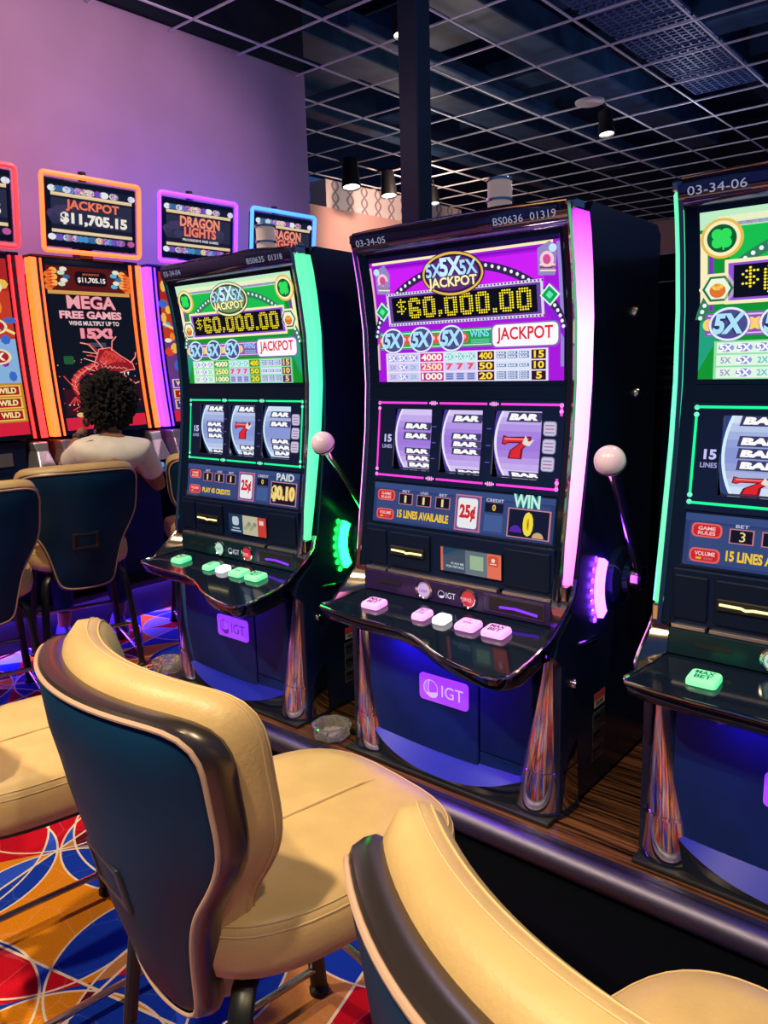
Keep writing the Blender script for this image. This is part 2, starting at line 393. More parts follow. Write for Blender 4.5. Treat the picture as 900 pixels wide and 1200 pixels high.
# track heads: the ones in view, hung from the grid, and the ones above the camera that light the chairs
LAMPF = mat('lamp_face', (.9, .9, .85), .3, emit=(1, .93, .80), es=9)
CAN = mat('lamp_can_black', (.005, .006, .008), .4)
def track_head(p, aim, label, r=.06, L=.2):
    p = Vector(p); d = (Vector(aim)-p).normalized()
    e = empty('track_spotlight', p, label=label, cat='spotlight', group='black track spotlights under the ceiling grid')
    MB(p).lathe([(r*.45, -L), (r*.8, -L+.015), (r*.85, -L*.6), (r, -.03), (r, .0), (r*.9, 0), (r*.86, -.02)], p, d, 24).build('lamp_can', CAN, e, smooth=True)
    MB(p).lathe([(r*.86, -.018), (r*.5, -.012), (.002, -.01)], p, d, 24).build('lens', LAMPF, e)
    q = p-d*L*.6+Vector((0, 0, r*.5)); gx = min(xs, key=lambda x: abs(x-q.x))
    MB(p).tube([q, (q.x, q.y, GZ-.03), (gx, q.y, GZ+.001)], .010, 8).build('stem', CAN, e)
    return e
def ray(x, y): return _fw+(x-450)/_fpx*_r-(y-600)/_fpx*_u
def at_z(x, y, z):
    d = ray(x, y); return Vector((0, 0, CAM_H))+d*((z-CAM_H)/d.z)
def at_depth(x, y, t): return Vector((0, 0, CAM_H))+ray(x, y)*t
for (x, y, z, lab, r) in ((711, 158, 3.42, 'black spotlight hanging near the round white ceiling disc', .075), (412, 220, 3.38, 'black spotlight before the lattice wallpaper, left of the pair', .11),
                          (456, 230, 3.38, 'black spotlight before the lattice wallpaper, beside the column', .10), (509, 239, 3.38, 'small distant spotlight just right of the column', .07), (471, 42, 3.52, 'spotlight at the top of the picture half hidden by the column', .06)):
    p = at_z(x, y, z); track_head(p, p+Vector((.15, -.1, -1)), lab, r, r*3)
p = at_z(691, 121, GZ-.02)
e = empty('ceiling_speaker', p, label='round white speaker disc set in the ceiling grid', cat='speaker')
MB(p).lathe([(.13, .0), (.13, .018), (.12, .019)], p, (0, 0, 1), 32).build('rim', mat('white_plastic', (.75, .72, .76), .5), e, smooth=True)
MB(p).lathe([(.118, -.002), (.09, -.004), (.001, -.005)], p, (0, 0, 1), 32).build('grille', mat('white_grille', (.8, .74, .8), .6, emit=(.8, .65, .75), es=.0), e)

# platform of the front row: dark laminated planks, steel nosing, black riser
PZ = .187
pf = empty('platform', (-.9, 2.05, 0), label='low wooden platform with steel nosing under the front slot machines', kind='structure')
O = (-.9, 2.05, 0); PX0, PX1 = -2.66, 1.4
MB(O).loft([[(x, 1.44, FZ), (x, 1.47, FZ+.05), (x, 1.60, PZ-.06), (x, 1.63, PZ-.02), (x, 3.05, PZ-.02), (x, 3.05, FZ)] for x in (PX0, PX1)]).build('riser', mat('riser_black', (.0012, .0016, .004), .9, spec=.05), pf)
def wood(i):
    m = bpy.data.materials.new('laminated_wood'); m.use_nodes = True; nt = m.node_tree; N, Lk = nt.nodes, nt.links; b = N['Principled BSDF']
    tc = N.new('ShaderNodeTexCoord'); mp = N.new('ShaderNodeMapping'); mp.inputs['Scale'].default_value = (1.2, 55, 1); mp.inputs['Location'].default_value = (i*3.1, i*1.7, 0)
    Lk.new(tc.outputs['Object'], mp.inputs[0]); n = N.new('ShaderNodeTexNoise'); n.inputs['Scale'].default_value = 2; n.inputs['Detail'].default_value = 5; Lk.new(mp.outputs[0], n.inputs['Vector'])
    rp = N.new('ShaderNodeValToRGB'); e = rp.color_ramp.elements; e[0].position = .38; e[0].color = (.005, .003, .003, 1); e[1].position = .66; e[1].color = (.19, .075, .032, 1)
    Lk.new(n.outputs['Fac'], rp.inputs[0]); Lk.new(rp.outputs[0], b.inputs['Base Color']); b.inputs['Roughness'].default_value = .28
    return m
W3 = [wood(i) for i in range(4)]
for k in range(23):
    y0 = 1.65+k*.06
    MB(O).box((PX0, y0+.0015, PZ-.02), (PX1, y0+.0585, PZ-random.random()*.0015)).build('plank', W3[k % 4], pf)
ns = MB(O); ns.tube([(PX0, 1.615, PZ-.022), (PX1, 1.615, PZ-.022)], .036, 20); ns.build('nosing', STEEL, pf, smooth=True)
box('nosing_plate', (PX0, 1.60, PZ-.014), (PX1, 1.652, PZ+.008), STEEL, pf, bevel=.004, off=O)

# platform of the back row with its violet LED kick strip
pb = empty('platform_back', (-4.55, 2.8, 0), label='dark low platform under the back row of machines', kind='structure')
O = (-4.55, 2.8, 0)
MB(O).box((-4.93, -1, FZ), (-4.20, 4.6, .14)).build('riser', mat('riser_navy', (.004, .006, .014), .4), pb)
box('edge_trim', (-4.21, -1, .105), (-4.10, 4.6, .142), STEEL, pb, bevel=.006, off=O)
box('led_strip', (-4.19, .4, .098), (-4.14, 4.5, .106), mat('violet_led', (.1, .05, .3), .4, emit=(.26, .07, 1.0), es=44), pb, off=O)

# ================================================================== CLASSIC REEL SLOT MACHINES
_PR = [(.66, 1.750), (.70, 1.755), (.78, 1.765), (.83, 1.772), (.93, 1.788), (1.06, 1.808), (1.2, 1.828), (1.34, 1.838), (1.5, 1.834), (1.62, 1.818), (1.70, 1.802), (1.78, 1.780)]
def PF(z):
    if z <= _PR[0][0]: return _PR[0][1]
    for (a, ya), (b, yb) in zip(_PR, _PR[1:]):
        if z <= b:
            t = (z-a)/(b-a); return ya+(yb-ya)*t
    return _PR[-1][1]
SO = Vector((0, 1.70, PZ))                   # local origin of a machine (x is already centred)
def face(x, z, out): return Vector((x, PF(z)-out, z))-SO
def plane(Y, tilt=0.0, z0=0.0): return lambda x, z, out: Vector((x, Y-out-tilt*(z-z0), z))-SO

def lerp(a, b, t): return a+(b-a)*t
def deckz(y, x=0): return .685+.125*(y-1.55)
DECK = [(-.352, 1.64), (-.362, 1.605), (-.352, 1.588), (-.28, 1.579), (-.195, 1.574), (-.118, 1.573), (-.037, 1.567), (.023, 1.553), (.07, 1.533), (.116, 1.510), (.160, 1.492), (.207, 1.477), (.255, 1.467), (.306, 1.461), (.340, 1.466), (.360, 1.487), (.366, 1.52), (.364, 1.58), (.360, 1.64)]

def top_art(a, th):
    G = th == 'green'
    bg = '#0d8f2c' if G else '#a312d6'; bg2 = '#14b84a' if G else '#c81cf0'
    cream = '#f3e7b8'; gold = '#e2b64a'; lil = '#c9c4ee'; aqua = '#bfe8e4'
    a.L = 0; a.rect(0, 0, 1, 1, bg)
    a.L = 1
    a.rect(.10, .60, .92, .90, bg2)
    if G:
        a.rect(0, .90, 1, 1, '#b9e6c0'); a.rect(.06, .93, .95, .965, cream); a.rect(.08, .905, .93, .925, '#8a3fae')
        a.poly([(0, .05), (.08, .30), (.08, .45), (0, .35)], '#1f9c78'); a.poly([(1, .05), (.92, .30), (.92, .45), (1, .35)], '#1f9c78')
        a.rect(.0, .42, .025, .88, cream); a.rect(.975, .42, 1, .88, cream); a.rect(.03, .42, .045, .9, '#7a2fb8'); a.rect(.955, .42, .97, .9, '#7a2fb8')
    else:
        a.rect(.02, .945, .97, .965, cream); a.rect(.02, .915, .97, .930, '#7c10b8'); a.rect(0, .965, 1, 1, '#1a0a3a')
        a.rect(0, .10, .012, .93, '#e6b2c4'); a.rect(.985, .10, 1, .95, '#8f86c8')
        a.poly([(.0, .30), (.10, .55), (.10, .62), (0, .40)], '#8a1cd0'); a.poly([(1, .30), (.90, .55), (.90, .62), (1, .40)], '#8a1cd0')
    # arches springing from behind the badge
    a.L = 2
    a.ring(.5, .30, .52, .60, .035, '#33214f' if not G else '#2c7a54', 40, .12, PI-.12)
    a.L = 3
    for k in range(44):
        t = .14+(PI-.28)*k/43; a.ell(.5+.503*math.cos(t), .30+.575*math.sin(t), .008, .014, '#e9eef5', 6)
    # corner medallions
    a.L = 4
    for s, cu, cv in ((1, .075, .84), (-1, .94, .86)):
        if G:
            a.ell(cu, cv, .072, .115, gold, 26); a.L = 5; a.ell(cu, cv, .062, .10, cream, 26); a.L = 6; a.ell(cu, cv, .050, .080, '#0b5a2c', 24); a.L = 7
            for k in range(4):
                t = PI/4+k*PI/2; a.ell(cu+.020*math.cos(t), cv+.033*math.sin(t), .020, .032, '#2fd858', 12)
            a.line([(cu, cv), (cu+.006, cv-.065)], .007, '#2fd858'); a.L = 4
        else:
            a.poly([(cu-.045, cv-.12), (cu+.03, cv-.13), (cu+.045, cv+.02), (cu+.02, cv+.10), (cu-.04, cv+.06)], '#8f86b8'); a.L = 5
            a.ell(cu, cv-.02, .032, .055, '#f0c4d8', 16); a.L = 6; a.ell(cu, cv-.02, .018, .034, '#d04a92', 12)
            a.ell(cu-.03*s, cv+.05, .018, .028, '#bfe0f2', 10); a.L = 5
            for k in range(3): a.line([(cu-.035, cv-.09+k*.02), (cu+.035, cv-.10+k*.02)], .006, '#f2dcc8' if k != 1 else '#8a3a4a')
            a.L = 4
    for cu, cv in ((.062, .55), (.938, .585)):
        if G:
            a.L = 4; a.ngon(cu, cv, .066, .105, cream, 6, 0); a.L = 5; a.ngon(cu, cv, .054, .085, '#1f6e48', 6, 0); a.L = 6; a.ngon(cu, cv, .044, .070, '#e8f0d8', 6, 0); a.L = 7; a.ell(cu, cv-.012, .028, .042, '#d8702a', 14); a.ell(cu, cv+.012, .02, .022, '#f4d25a', 10)
    # jackpot meter
    a.L = 4; a.rect(.085, .455, .915, .715, '#8b4fd0' if G else '#6a3f9a'); a.L = 5
    a.frame(.085, .455, .915, .715, .012, cream if G else '#d7d4e8')
    if not G:
        a.L = 6
        for k in range(48):
            u = .09+.82*k/47
            for v in (.464, .706): a.rect(u, v-.007, u+.008, v+.007, '#5a3f86')
    a.L = 5; a.rect(.115, .49, .885, .68, '#070714'); a.L = 6
    a.dots('$60,000.00', .14, .505, .86, .668, '#ffe92e')
    if not G:
        for cu, cv in ((.055, .575), (.945, .60)):
            a.L = 7; a.ngon(cu, cv, .046, .078, '#d9f5e6', 4, 0); a.L = 8; a.ngon(cu, cv, .037, .062, '#0e9a58', 4, 0); a.L = 9; a.ngon(cu, cv, .018, .030, '#59e6a0', 4, 0)
    # badge
    a.L = 6; a.ell(.475, .815, .168, .165, '#2c1440' if not G else '#28402c', 36); a.L = 7; a.ring(.475, .815, .162, .158, .010, gold if not G else cream, 36); a.ell(.475, .815, .140, .125, '#5a2a74' if not G else '#6f8f56', 32)
    a.L = 8; a.text('5X', .335, .80, .425, .90, '#a9dcff', .03, '#241a5a', .05); a.text('5X', .52, .80, .61, .905, '#a9dcff', .03, '#241a5a', .05)
    a.L = 10; a.text('5X', .415, .80, .535, .935, '#c9ecff', .04, '#241a5a', .05)
    a.L = 11; a.text('JACKPOT', .345, .70, .605, .795, '#f7efb0', .03, '#3a3a1c', .05, bow=-.0)
    # 5X 5X 5X WINS JACKPOT
    a.L = 4; a.rrect(.02, .265, .67, .405, '#1aa04e' if not G else '#8a4cb4', .1); a.L = 5; a.rect(.03, .385, .66, .395, '#bff0c8' if not G else '#e0b8f0'); a.rect(.03, .275, .66, .283, '#bff0c8' if not G else '#e0b8f0')
    for cu in (.105, .275, .445):
        for s in (-1, 1): a.L = 6; a.ell(cu+s*.070, .335, .022, .038, '#e0503c' if not G else '#f0d060', 14); a.L = 7; a.ell(cu+s*.070, .342, .010, .018, '#f8b0a0', 8)
        a.L = 7; a.ell(cu, .335, .072, .105, '#4a4a86', 26); a.L = 8; a.ring(cu, .335, .070, .102, .008, '#dfe8f6', 26); a.L = 9; a.text('5X', cu-.052, .275, cu+.052, .40, '#a8dcf4', .05, '#26265c', .05, shear=.1)
    a.L = 6; a.text('WINS', .545, .335, .645, .39, '#7fe4ea' if not G else '#9fd0ff', .03, '#123a6a', .04)
    for k in range(3): a.rect(.55, .29+k*.012, .645, .295+k*.012, '#7fc8c0')
    a.L = 6; a.rrect(.655, .245, .985, .425, '#7a6aa8', .25); a.L = 7; a.rrect(.663, .255, .978, .415, '#f7f2fb', .25); a.L = 8; a.text('JACKPOT', .685, .275, .955, .395, '#d8242c', .02)
    # pay table
    a.L = 4; a.rect(.055, .0, .93, .235, '#e9def4' if not G else '#8fd8a0')
    rows = (('4000', '400', '15'), ('2500', '50', '10'), ('1000', '20', '5'))
    for r, (p, q, t) in enumerate(rows):
        v1 = .225-r*.076; v0 = v1-.066
        a.L = 5
        a.rect(.065, v0, .255, v1, lil if not G else '#d9f0dc'); a.rect(.262, v0, .395, v1, ('#c92a9c', '#d23aa6', '#b8249a')[r] if not G else ('#3f9a3c', '#54ae44', '#3f9a3c')[r])
        a.rect(.402, v0, .575, v1, aqua if r == 0 else lil); a.rect(.582, v0, .668, v1, '#3a1030' if not G else '#3f8a1c'); a.rect(.675, v0, .845, v1, '#cfe0f0'); a.rect(.852, v0, .92, v1, '#2c0f28' if not G else '#5a2a80')
        a.L = 6
        a.text(p, .270, v0+.008, .388, v1-.006, '#fff4cf' if r != 1 else '#ffe6a0', .03); a.text(q, .590, v0+.008, .660, v1-.006, '#ffd838', .03); a.text(t, .864 if len(t) > 1 else .874, v0+.008, .912 if len(t) > 1 else .902, v1-.006, '#ffd838', .03)
        for k in range(3):
            c = .098+k*.062
            if r == 0 or k == 1: a.ell(c, (v0+v1)/2, .027, .026, '#8f94d8', 14); a.L = 7; a.text('5X', c-.022, v0+.012, c+.022, v1-.012, '#f4f6ff', .05, '#4a4aa0', .05); a.L = 6
            else: a.text('5X' if k != 2 else '2X', c-.018, v0+.014, c+.018, v1-.014, '#4fb8b8' if k == 2 else '#9a8ac0', .02)
            c = .430+k*.058
            if r == 1: a.text('7', c-.018, v0+.01, c+.018, v1-.008, '#e04a5a', .06)
            elif r == 0: a.ell(c, (v0+v1)/2, .024, .025, '#78c4cc', 14); a.L = 7; a.text('2X', c-.018, v0+.014, c+.018, v1-.014, '#f2ffff', .03, '#2a7a8a', .04); a.L = 6
            else:
                for i in range(3): a.rect(c-.02, v0+.008+i*.018, c+.02, v0+.022+i*.018, '#6a78b8')
            c = .705+k*.056
            for i in range(2 if r == 0 else 1 if r == 1 else 3):
                hh = .022 if r != 2 else .016; b0 = v0+.010+i*(hh+.004)+(.012 if r == 1 else 0); a.rect(c-.024, b0, c+.024, b0+hh, '#5a70b0'); a.L = 7; a.text('BAR', c-.020, b0+.004, c+.020, b0+hh-.004, '#ffffff', .02); a.L = 6

def seven(a, u0, v0, u1, v1, sh=.12):
    U = lambda t: u0+(u1-u0)*t
    V = lambda t: v0+(v1-v0)*t
    out = [(0, .62), (.06, 1.0), (.20, .93), (1.0, .98), (.98, .78), (.72, .42), (.66, 0), (.18, 0), (.28, .36), (.60, .68), (.22, .66), (.12, .58)]
    a.poly([(U(x), V(y)) for x, y in out][::-1], '#6a1330'); a.L += 1
    inn = [(.05, .66), (.09, .93), (.20, .87), (.94, .92), (.92, .80), (.66, .44), (.60, .05), (.25, .05), (.34, .36), (.72, .74), (.24, .72), (.14, .64)]
    a.poly([(U(x), V(y)) for x, y in inn][::-1], '#e0262f'); a.L += 1
    a.poly([(U(.12), V(.80)), (U(.12), V(.89)), (U(.85), V(.88)), (U(.7), V(.81))][::-1], '#f47a78'); a.L += 1
    a.poly([(U(.72), V(.70)), (U(.82), V(1.02)), (U(.92), V(.76)), (U(1.12), V(.88)), (U(.95), V(.58)), (U(.80), V(.60))][::-1], '#e8e0d4'); a.L -= 3

def bar(a, u0, v0, u1, v1):
    a.poly([(u0, v0), (u1, v0), (u1+.02, v1), (u0+.03, v1)], '#3d3a66'); a.L += 1
    a.text('BAR', u0+.07, v0+(v1-v0)*.16, u1-.05, v1-(v1-v0)*.14, '#ffffff', .07, shear=.05); a.L -= 1

REELS = {
    'purple': [[('bar', .66, .78), ('bar', .50, .62), ('bar', .25, .36), ('bar', .13, .24), ('bar', .01, .12)], [('bar', .80, .93), ('bar', .53, .64), ('bar', .41, .52), ('bar', .29, .40), ('bar', -.06, .05)], [('bar', .84, .98), ('seven', .28, .64), ('bar', -.05, .08)]],
    'green_a': [[('bar', .86, .99), ('bar', .55, .66), ('bar', .43, .54), ('bar', .31, .42), ('bar', -.04, .07)], [('bar', .86, .99), ('seven', .33, .68), ('bar', .10, .20), ('bar', -.02, .08)], [('bar', .78, .90), ('bar', .60, .72), ('bar', .27, .38), ('bar', .15, .26), ('bar', .03, .14)]],
    'green_b': [[('bar', .87, 1.0), ('bar', .62, .75), ('bar', .47, .60), ('bar', .32, .45), ('seven', -.12, .24)], [('bar', .60, .72), ('bar', .42, .54), ('bar', .10, .22)], [('seven', .30, .66), ('bar', .84, .96)]],
}

def info_art(a, th, n):
    a.L = 0; a.rect(0, 0, 1, 1, '#2f3f74'); a.L = 1; a.rect(.0, .86, 1, 1, '#3a5088'); a.rect(.02, .06, .98, .82, '#374a80'); a.rect(.02, .06, .10, .82, '#3d4f86')
    a.L = 2
    for v0, t1, t2 in ((.56, 'GAME', 'RULES'), (.08, 'VOLUME', '')):
        a.rrect(.025, v0, .135, v0+.27, '#f06a60', .35); a.L = 3; a.rrect(.032, v0+.03, .128, v0+.24, '#d8202c', .35); a.L = 4
        if t2: a.text(t1, .05, v0+.14, .112, v0+.21, '#ffd9d2', .02); a.text(t2, .05, v0+.05, .112, v0+.12, '#ffd9d2', .02)
        else: a.text(t1, .045, v0+.13, .118, v0+.21, '#ffd9d2', .02); a.rect(.05, v0+.06, .07, v0+.10, '#f0c040'); a.rect(.078, v0+.06, .11, v0+.10, '#c85a60')
        a.L = 2
    for k, (u, t) in enumerate(((.16, 'BET'), (.27, 'LINES'), (.38, 'BET'))):
        a.rect(u, .50, u+.085, .78, '#c8808c'); a.L = 3; a.rect(u+.005, .52, u+.08, .76, '#0a0c22'); a.L = 4; a.text('3' if (n == 3 and k == 0) else '1', u+.036, .55, u+(.048 if not (n == 3 and k == 0) else .056), .73, '#ffe69a', .0); a.L = 2
        a.text(t, u+.02, .80, u+.065, .86, '#d8d8f0', .01)
    if n == 1: a.text('PLAY 45 CREDITS', .155, .14, .42, .30, '#ffd22e', .04)
    else: a.text('15 LINES AVAILABLE', .155, .16, .46, .36, '#ffd22e', .04)
    a.rect(.495, .05, .635, .90, '#d07a9a'); a.L = 3; a.rect(.502, .08, .628, .87, '#7a5a92'); a.L = 4; a.rrect(.512, .12, .618, .83, '#f4f8fa', .12); a.L = 5; a.text('25¢', .522, .28, .610, .68, '#d8242c', .05); a.L = 2
    a.text('CREDIT', .66, .80, .75, .87, '#e6e6f6', .01); a.rect(.655, .56, .75, .77, '#0c0e26'); a.L = 3; a.text('0', .694, .60, .712, .74, '#ffd24a', .03); a.L = 2; a.rect(.655, .12, .75, .5, '#45609a')
    a.rect(.775, .06, .985, .72, '#d08a92'); a.L = 3; a.rect(.782, .085, .978, .695, '#0c1230'); a.L = 4
    if n == 1:
        a.text('PAID', .82, .76, .96, .97, '#eaf4f4', .02); a.text('$0.10', .785, .15, .975, .62, '#ffe38a', .06, '#c8881e', .05)
    else:
        a.text('WIN', .80, .74, .93, 1.04, '#d4fff2', .03, '#17a58a', .06); a.L = 5; a.text('0', .855, .12, .905, .66, '#ffe83c', .05, '#d8b010', .05)
        a.L = 4; a.ell(.82, .18, .03, .16, '#5a24b0', 14, 0, PI); a.ell(.93, .10, .028, .13, '#d8b080', 14, 0, PI)

def slot_machine(cx, th, n, label, ids, led, led_s, btn):
    root = empty('slot_machine', (cx, SO.y, SO.z), label=label, cat='slot machine', group='reel slot machines of the front row')
    off = SO
    def B(name, a, b, m, bevel=0.0, par=root): return MB(off).box(a, b).build(name, m, par, bevel=bevel)
    # ---- cabinet shell: side profile extruded, open at the front where the glass sits
    for s in (-1, 1):
        pr = [(1.735, .20), (1.735, .62), (1.70, .655), (1.72, .70), (1.79, .75), (1.815, .82)]+[(PF(z)+.045, z) for z in (.93, 1.06, 1.2, 1.34, 1.5, 1.62, 1.70, 1.745)]+[(1.86, 1.775), (2.27, 1.765), (2.30, 1.74), (2.30, .20)]
        mb = MB(off); x0, x1 = (.345, .366) if s > 0 else (-.366, -.345)
        mb.loft([[(x0, y, z) for y, z in pr], [(x1, y, z) for y, z in pr]]); mb.build('side_panel', SIDE, root, bevel=.004)
    B('cabinet_core', (-.345, 1.90, .20), (.345, 2.29, 1.755), SIDE)
    B('top_cover', (-.345, 1.82, 1.752), (.345, 2.29, 1.772), BLACK, .004)
    B('plinth', (-.362, 1.682, PZ), (.362, 2.29, .200), RUBBER, .004)
    # ---- belly door, service door, kick lip
    B('belly_door', (-.285, 1.725, .262), (.117, 1.80, .655), NAVY, .004)
    B('service_door', (.121, 1.727, .315), (.285, 1.80, .655), NAVY, .004)
    B('lower_panel', (.119, 1.729, .262), (.285, 1.80, .312), NAVY, .003)
    mb = MB(off); top, bot, bk = [], [], []
    for k in range(25):
        x = -.262+.524*k/24; q = (x/.262)**2
        yf = 1.684+.030*q*q; top.append((x, yf, .213+.062*q)); bot.append((x, yf+.006, PZ+.012)); bk.append((x, 1.735, .284-.004*(1-q)))
    mb.cur = 0; mb.loft([bot, top], False); mb.cur = 1; mb.loft([top, bk], False)
    mb.build('kick_lip', [BLACK, mat('kick_blue', (.012, .020, .34), .42, spec=.25)], root, smooth=True)
    # ---- lit maker's plate
    rp = []
    for sx, sz, q in ((1, 1, 0), (-1, 1, 1), (-1, -1, 2), (1, -1, 3)):
        for j in range(5): rp.append((sx*.074+.012*math.cos((q+j/4)*PI/2), .4645+sz*.0285+.012*math.sin((q+j/4)*PI/2)))
    pl = MB(off).loft([[(x, 1.7205, z) for x, z in rp], [(x, 1.7265, z) for x, z in rp]]).build('logo_plate', mat('plate_violet', (.25, .06, .6), .3, emit='#9a3cff', es=.85), root)
    a = Art(plane(1.7205), -.086, .086, .424, .505); a.L = 0; lite = '#d8b0ec' if n != 1 else '#5a1c9c'
    a.text('IGT', .47, .27, .91, .72, lite, .0); a.ring(.24, .5, .15, .32, .012, lite, 24)
    for k in (-.6, -.2, .2, .6): a.ring(.24+.03*k, .5, .15*abs(k)+.02, .31, .008, lite, 16, PI*.55, PI*1.45)
    a.ell(.27, .34, .12, .20, lite, 18, PI*1.05, PI*2.1)
    a.build('logo_print', pl)
    # ---- chrome corner columns in two pieces with a ring
    for s in (-1, 1):
        def sec(z):
            t = (.62-z)/(.62-.20); xi = lerp(.292, .212, t); xo = lerp(.356, .374, t); yf = lerp(1.735, 1.698, t); pts = []
            for k in range(15):
                q = PI*k/14; pts.append((s*((xi+xo)/2+(xo-xi)/2*math.cos(q)), 1.83-(1.83-yf)*math.sin(q)**.6, z))
            return pts
        zs = (.318, .40, .5, .60, .635); cc = MB(off).loft([sec(z) for z in zs]).build('corner_column', CHROME, root, smooth=True, angle=60)
        MB(off).loft([sec(z) for z in (.205, .25, .312)]).build('column_foot', CHROME, cc, smooth=True, angle=60)
        def big(z): return [(x*1.008, y-.003, z) for x, y, z in sec(z)]
        MB(off).loft([big(.311), big(.319)]).build('column_ring', CHROME, cc, smooth=True)
        MB(off).loft([big(PZ+.002), big(.206)]).build('column_shoe', BLACK, cc, smooth=True)
        MB(off).loft([big(.636), big(.646)]).build('column_collar', BRONZE, cc, smooth=True)
    # ---- button deck: wavy slab, chrome edge that climbs to the light strips
    top = [(x, y, deckz(y)) for x, y in DECK]; rim2 = [(x*.985, y+.012, deckz(y)-.034) for x, y in DECK]; rim3 = [(x*.95, y+.05, deckz(y)-.055) for x, y in DECK]
    bkl, bkr = (-.345, 1.80), (.345, 1.80)
    bk = [(lerp(-.34, .34, k/18), 1.79, .716) for k in range(19)]; bk2 = [(x, 1.79, .63) for x, y, z in bk]
    mid = [tuple(lerp(p, q, .5) if i != 2 else lerp(p, q, .5)-.004 for i, (p, q) in enumerate(zip(a1, b1))) for a1, b1 in zip(top, bk)]
    dk = MB(off).loft([bk, mid, top, rim2, rim3, bk2], False).build('button_deck', BLACK, root, smooth=True, angle=50)
    def wing(s):
        e = DECK[0] if s < 0 else DECK[-1]
        return [(e[0], e[1], deckz(e[1])), (s*.364, 1.675, .712), (s*.366, 1.715, .738), (s*.367, 1.76, .768), (s*.367, 1.79, .80), (s*.367, 1.802, .84)]
    path = wing(-1)[::-1][:-1]+top+wing(1)[1:]
    MB(off).tube(path, .0048, 8).build('deck_trim', CHROME, dk, smooth=True)
    for s in (-1, 1):
        wv = wing(s); MB(off).loft([wv, [(s*.345, max(y, 1.70)+.02, .655) for x, y, z in wv]], False).build('deck_wing', BLACK, dk, smooth=True)
        MB(off).loft([wv, [(s*.322, PF(z)-.004 if i > 1 else 1.765, max(z, .712)) for i, (x, y, z) in enumerate(wv)]], False).build('wing_cheek', BRONZE, dk, smooth=True)
    MB(off).box((-.17, 1.655, .618), (.17, 1.70, .628)).build('under_deck_lamp', glow('#4a1cff' if n != 2 else '#8a28ff', 10.0 if n != 2 else 30.0, True), dk)
    # deck buttons
    pink = btn
    for u, w, kind in ((-.208, .052, 'max'), (-.030, .036, 'a'), (.038, .034, 'w'), (.125, .050, 'b'), (.212, .054, 'max')):
        y = 1.668; z = deckz(y); c = '#fff2ff' if kind == 'w' else pink
        e = MB(off); hw = w/2*1.28; hd = .028 if kind != 'w' else .024
        def rr(hx, hy, zz, k=.010):
            pts = []
            for sx, sy, q in ((1, 1, 0), (-1, 1, 1), (-1, -1, 2), (1, -1, 3)):
                for j in range(4):
                    t = (q+j/3)*PI/2; pts.append((u+sx*(hx-k)+k*math.cos(t), y+sy*(hy-k)+k*math.sin(t), zz+.125*(sy*(hy-k)+k*math.sin(t))))
            return pts
        e.loft([rr(hw, hd, z), rr(hw, hd, z+.008), rr(hw*.94, hd*.92, z+.013), rr(hw*.80, hd*.74, z+.0145)])
        bt = e.build('deck_button', mat('button_%s_%s' % (c.lstrip('#'), kind == 'w'), (.3, .3, .3), .25, emit=c, es=1.5 if kind == 'w' else .95, sample=True), dk, smooth=True)
        def top_map(x, v, out, y=y, z=z): return Vector((x, y+v, z+.0150+.125*v+out))-SO
        a = Art(top_map, u-hw*.7, u+hw*.7, -hd*.62, hd*.62); dkc = '#6a1c6a' if th == 'purple' else '#0c6a4a'
        if kind == 'max': a.text('MAX', .06, .54, .94, .98, dkc, .02); a.text('BET', .12, .02, .88, .46, dkc, .02)
        elif kind == 'a': a.text('BET', .1, .55, .9, .95, dkc, .0); a.text('ONE', .1, .1, .9, .45, dkc, .0)
        elif kind == 'b': a.text('SPIN', .2, .2, .8, .5, dkc, .0); a.poly([(.45, .75), (.55, .75), (.5, .95)], dkc)
        a.build('button_print', bt)
    # ---- button strip with cash-out and service buttons, speaker mouth
    st = B('button_strip', (-.322, 1.757, .714), (.322, 1.80, .776), mat('strip_plum', (.022, .012, .07), .22, spec=.3) if th == 'purple' else mat('strip_teal', (.005, .020, .032), .22, spec=.3), .003)
    B('card_slot', (-.262, 1.7555, .742), (-.178, 1.760, .752), RUBBER, par=st)
    for x, c, t in ((-.090, '#d9b4e8' if th == 'purple' else '#bfe6d0', 'CASH'), (.066, '#d82a3c', 'SERVICE')):
        c0 = Vector((x, 1.757, .745)); MB(off).lathe([(.030, 0), (.030, .003), (.025, .004), (.023, .002)], c0, (0, -1, 0), 28).build('button_ring', CHROME, st, smooth=True)
        MB(off).lathe([(.0215, 0), (.0205, .004), (.001, .0055)], c0, (0, -1, 0), 24).build('service_button', glow(c, .85), st, smooth=True)
        a = Art(plane(1.750), x-.014, x+.014, .739, .751); a.text(t, 0, .1, 1, .9, '#4a2050' if t == 'CASH' else '#ffd0d0', .0); a.build('button_print', st)
    a = Art(plane(1.757), -.045, .025, .728, .760); a.text('IGT', .48, .2, .95, .75, '#d8d4e8', .0); a.ring(.24, .48, .17, .36, .02, '#d8d4e8', 20); a.ell(.27, .35, .12, .22, '#d8d4e8', 14, PI, PI*2.1); a.build('logo_print', st)
    sp = B('speaker_mouth', (.115, 1.7545, .722), (.305, 1.759, .772), mat('speaker_frame', (.03, .015, .09), .25), .006, par=st)
    B('speaker_hollow', (.135, 1.7535, .729), (.300, 1.7555, .768), RUBBER, .004, par=st)
    mb = MB(off); mb.tube([(.17, 1.752, .742), (.22, 1.751, .745), (.285, 1.752, .738)], .0035, 6); mb.build('speaker_lamp', glow('#7a30ff', 1.6, True), st)
    # ---- bill validator band
    B('bill_band', (-.322, 1.772, .786), (.322, 1.84, .918), DARKP, .003)
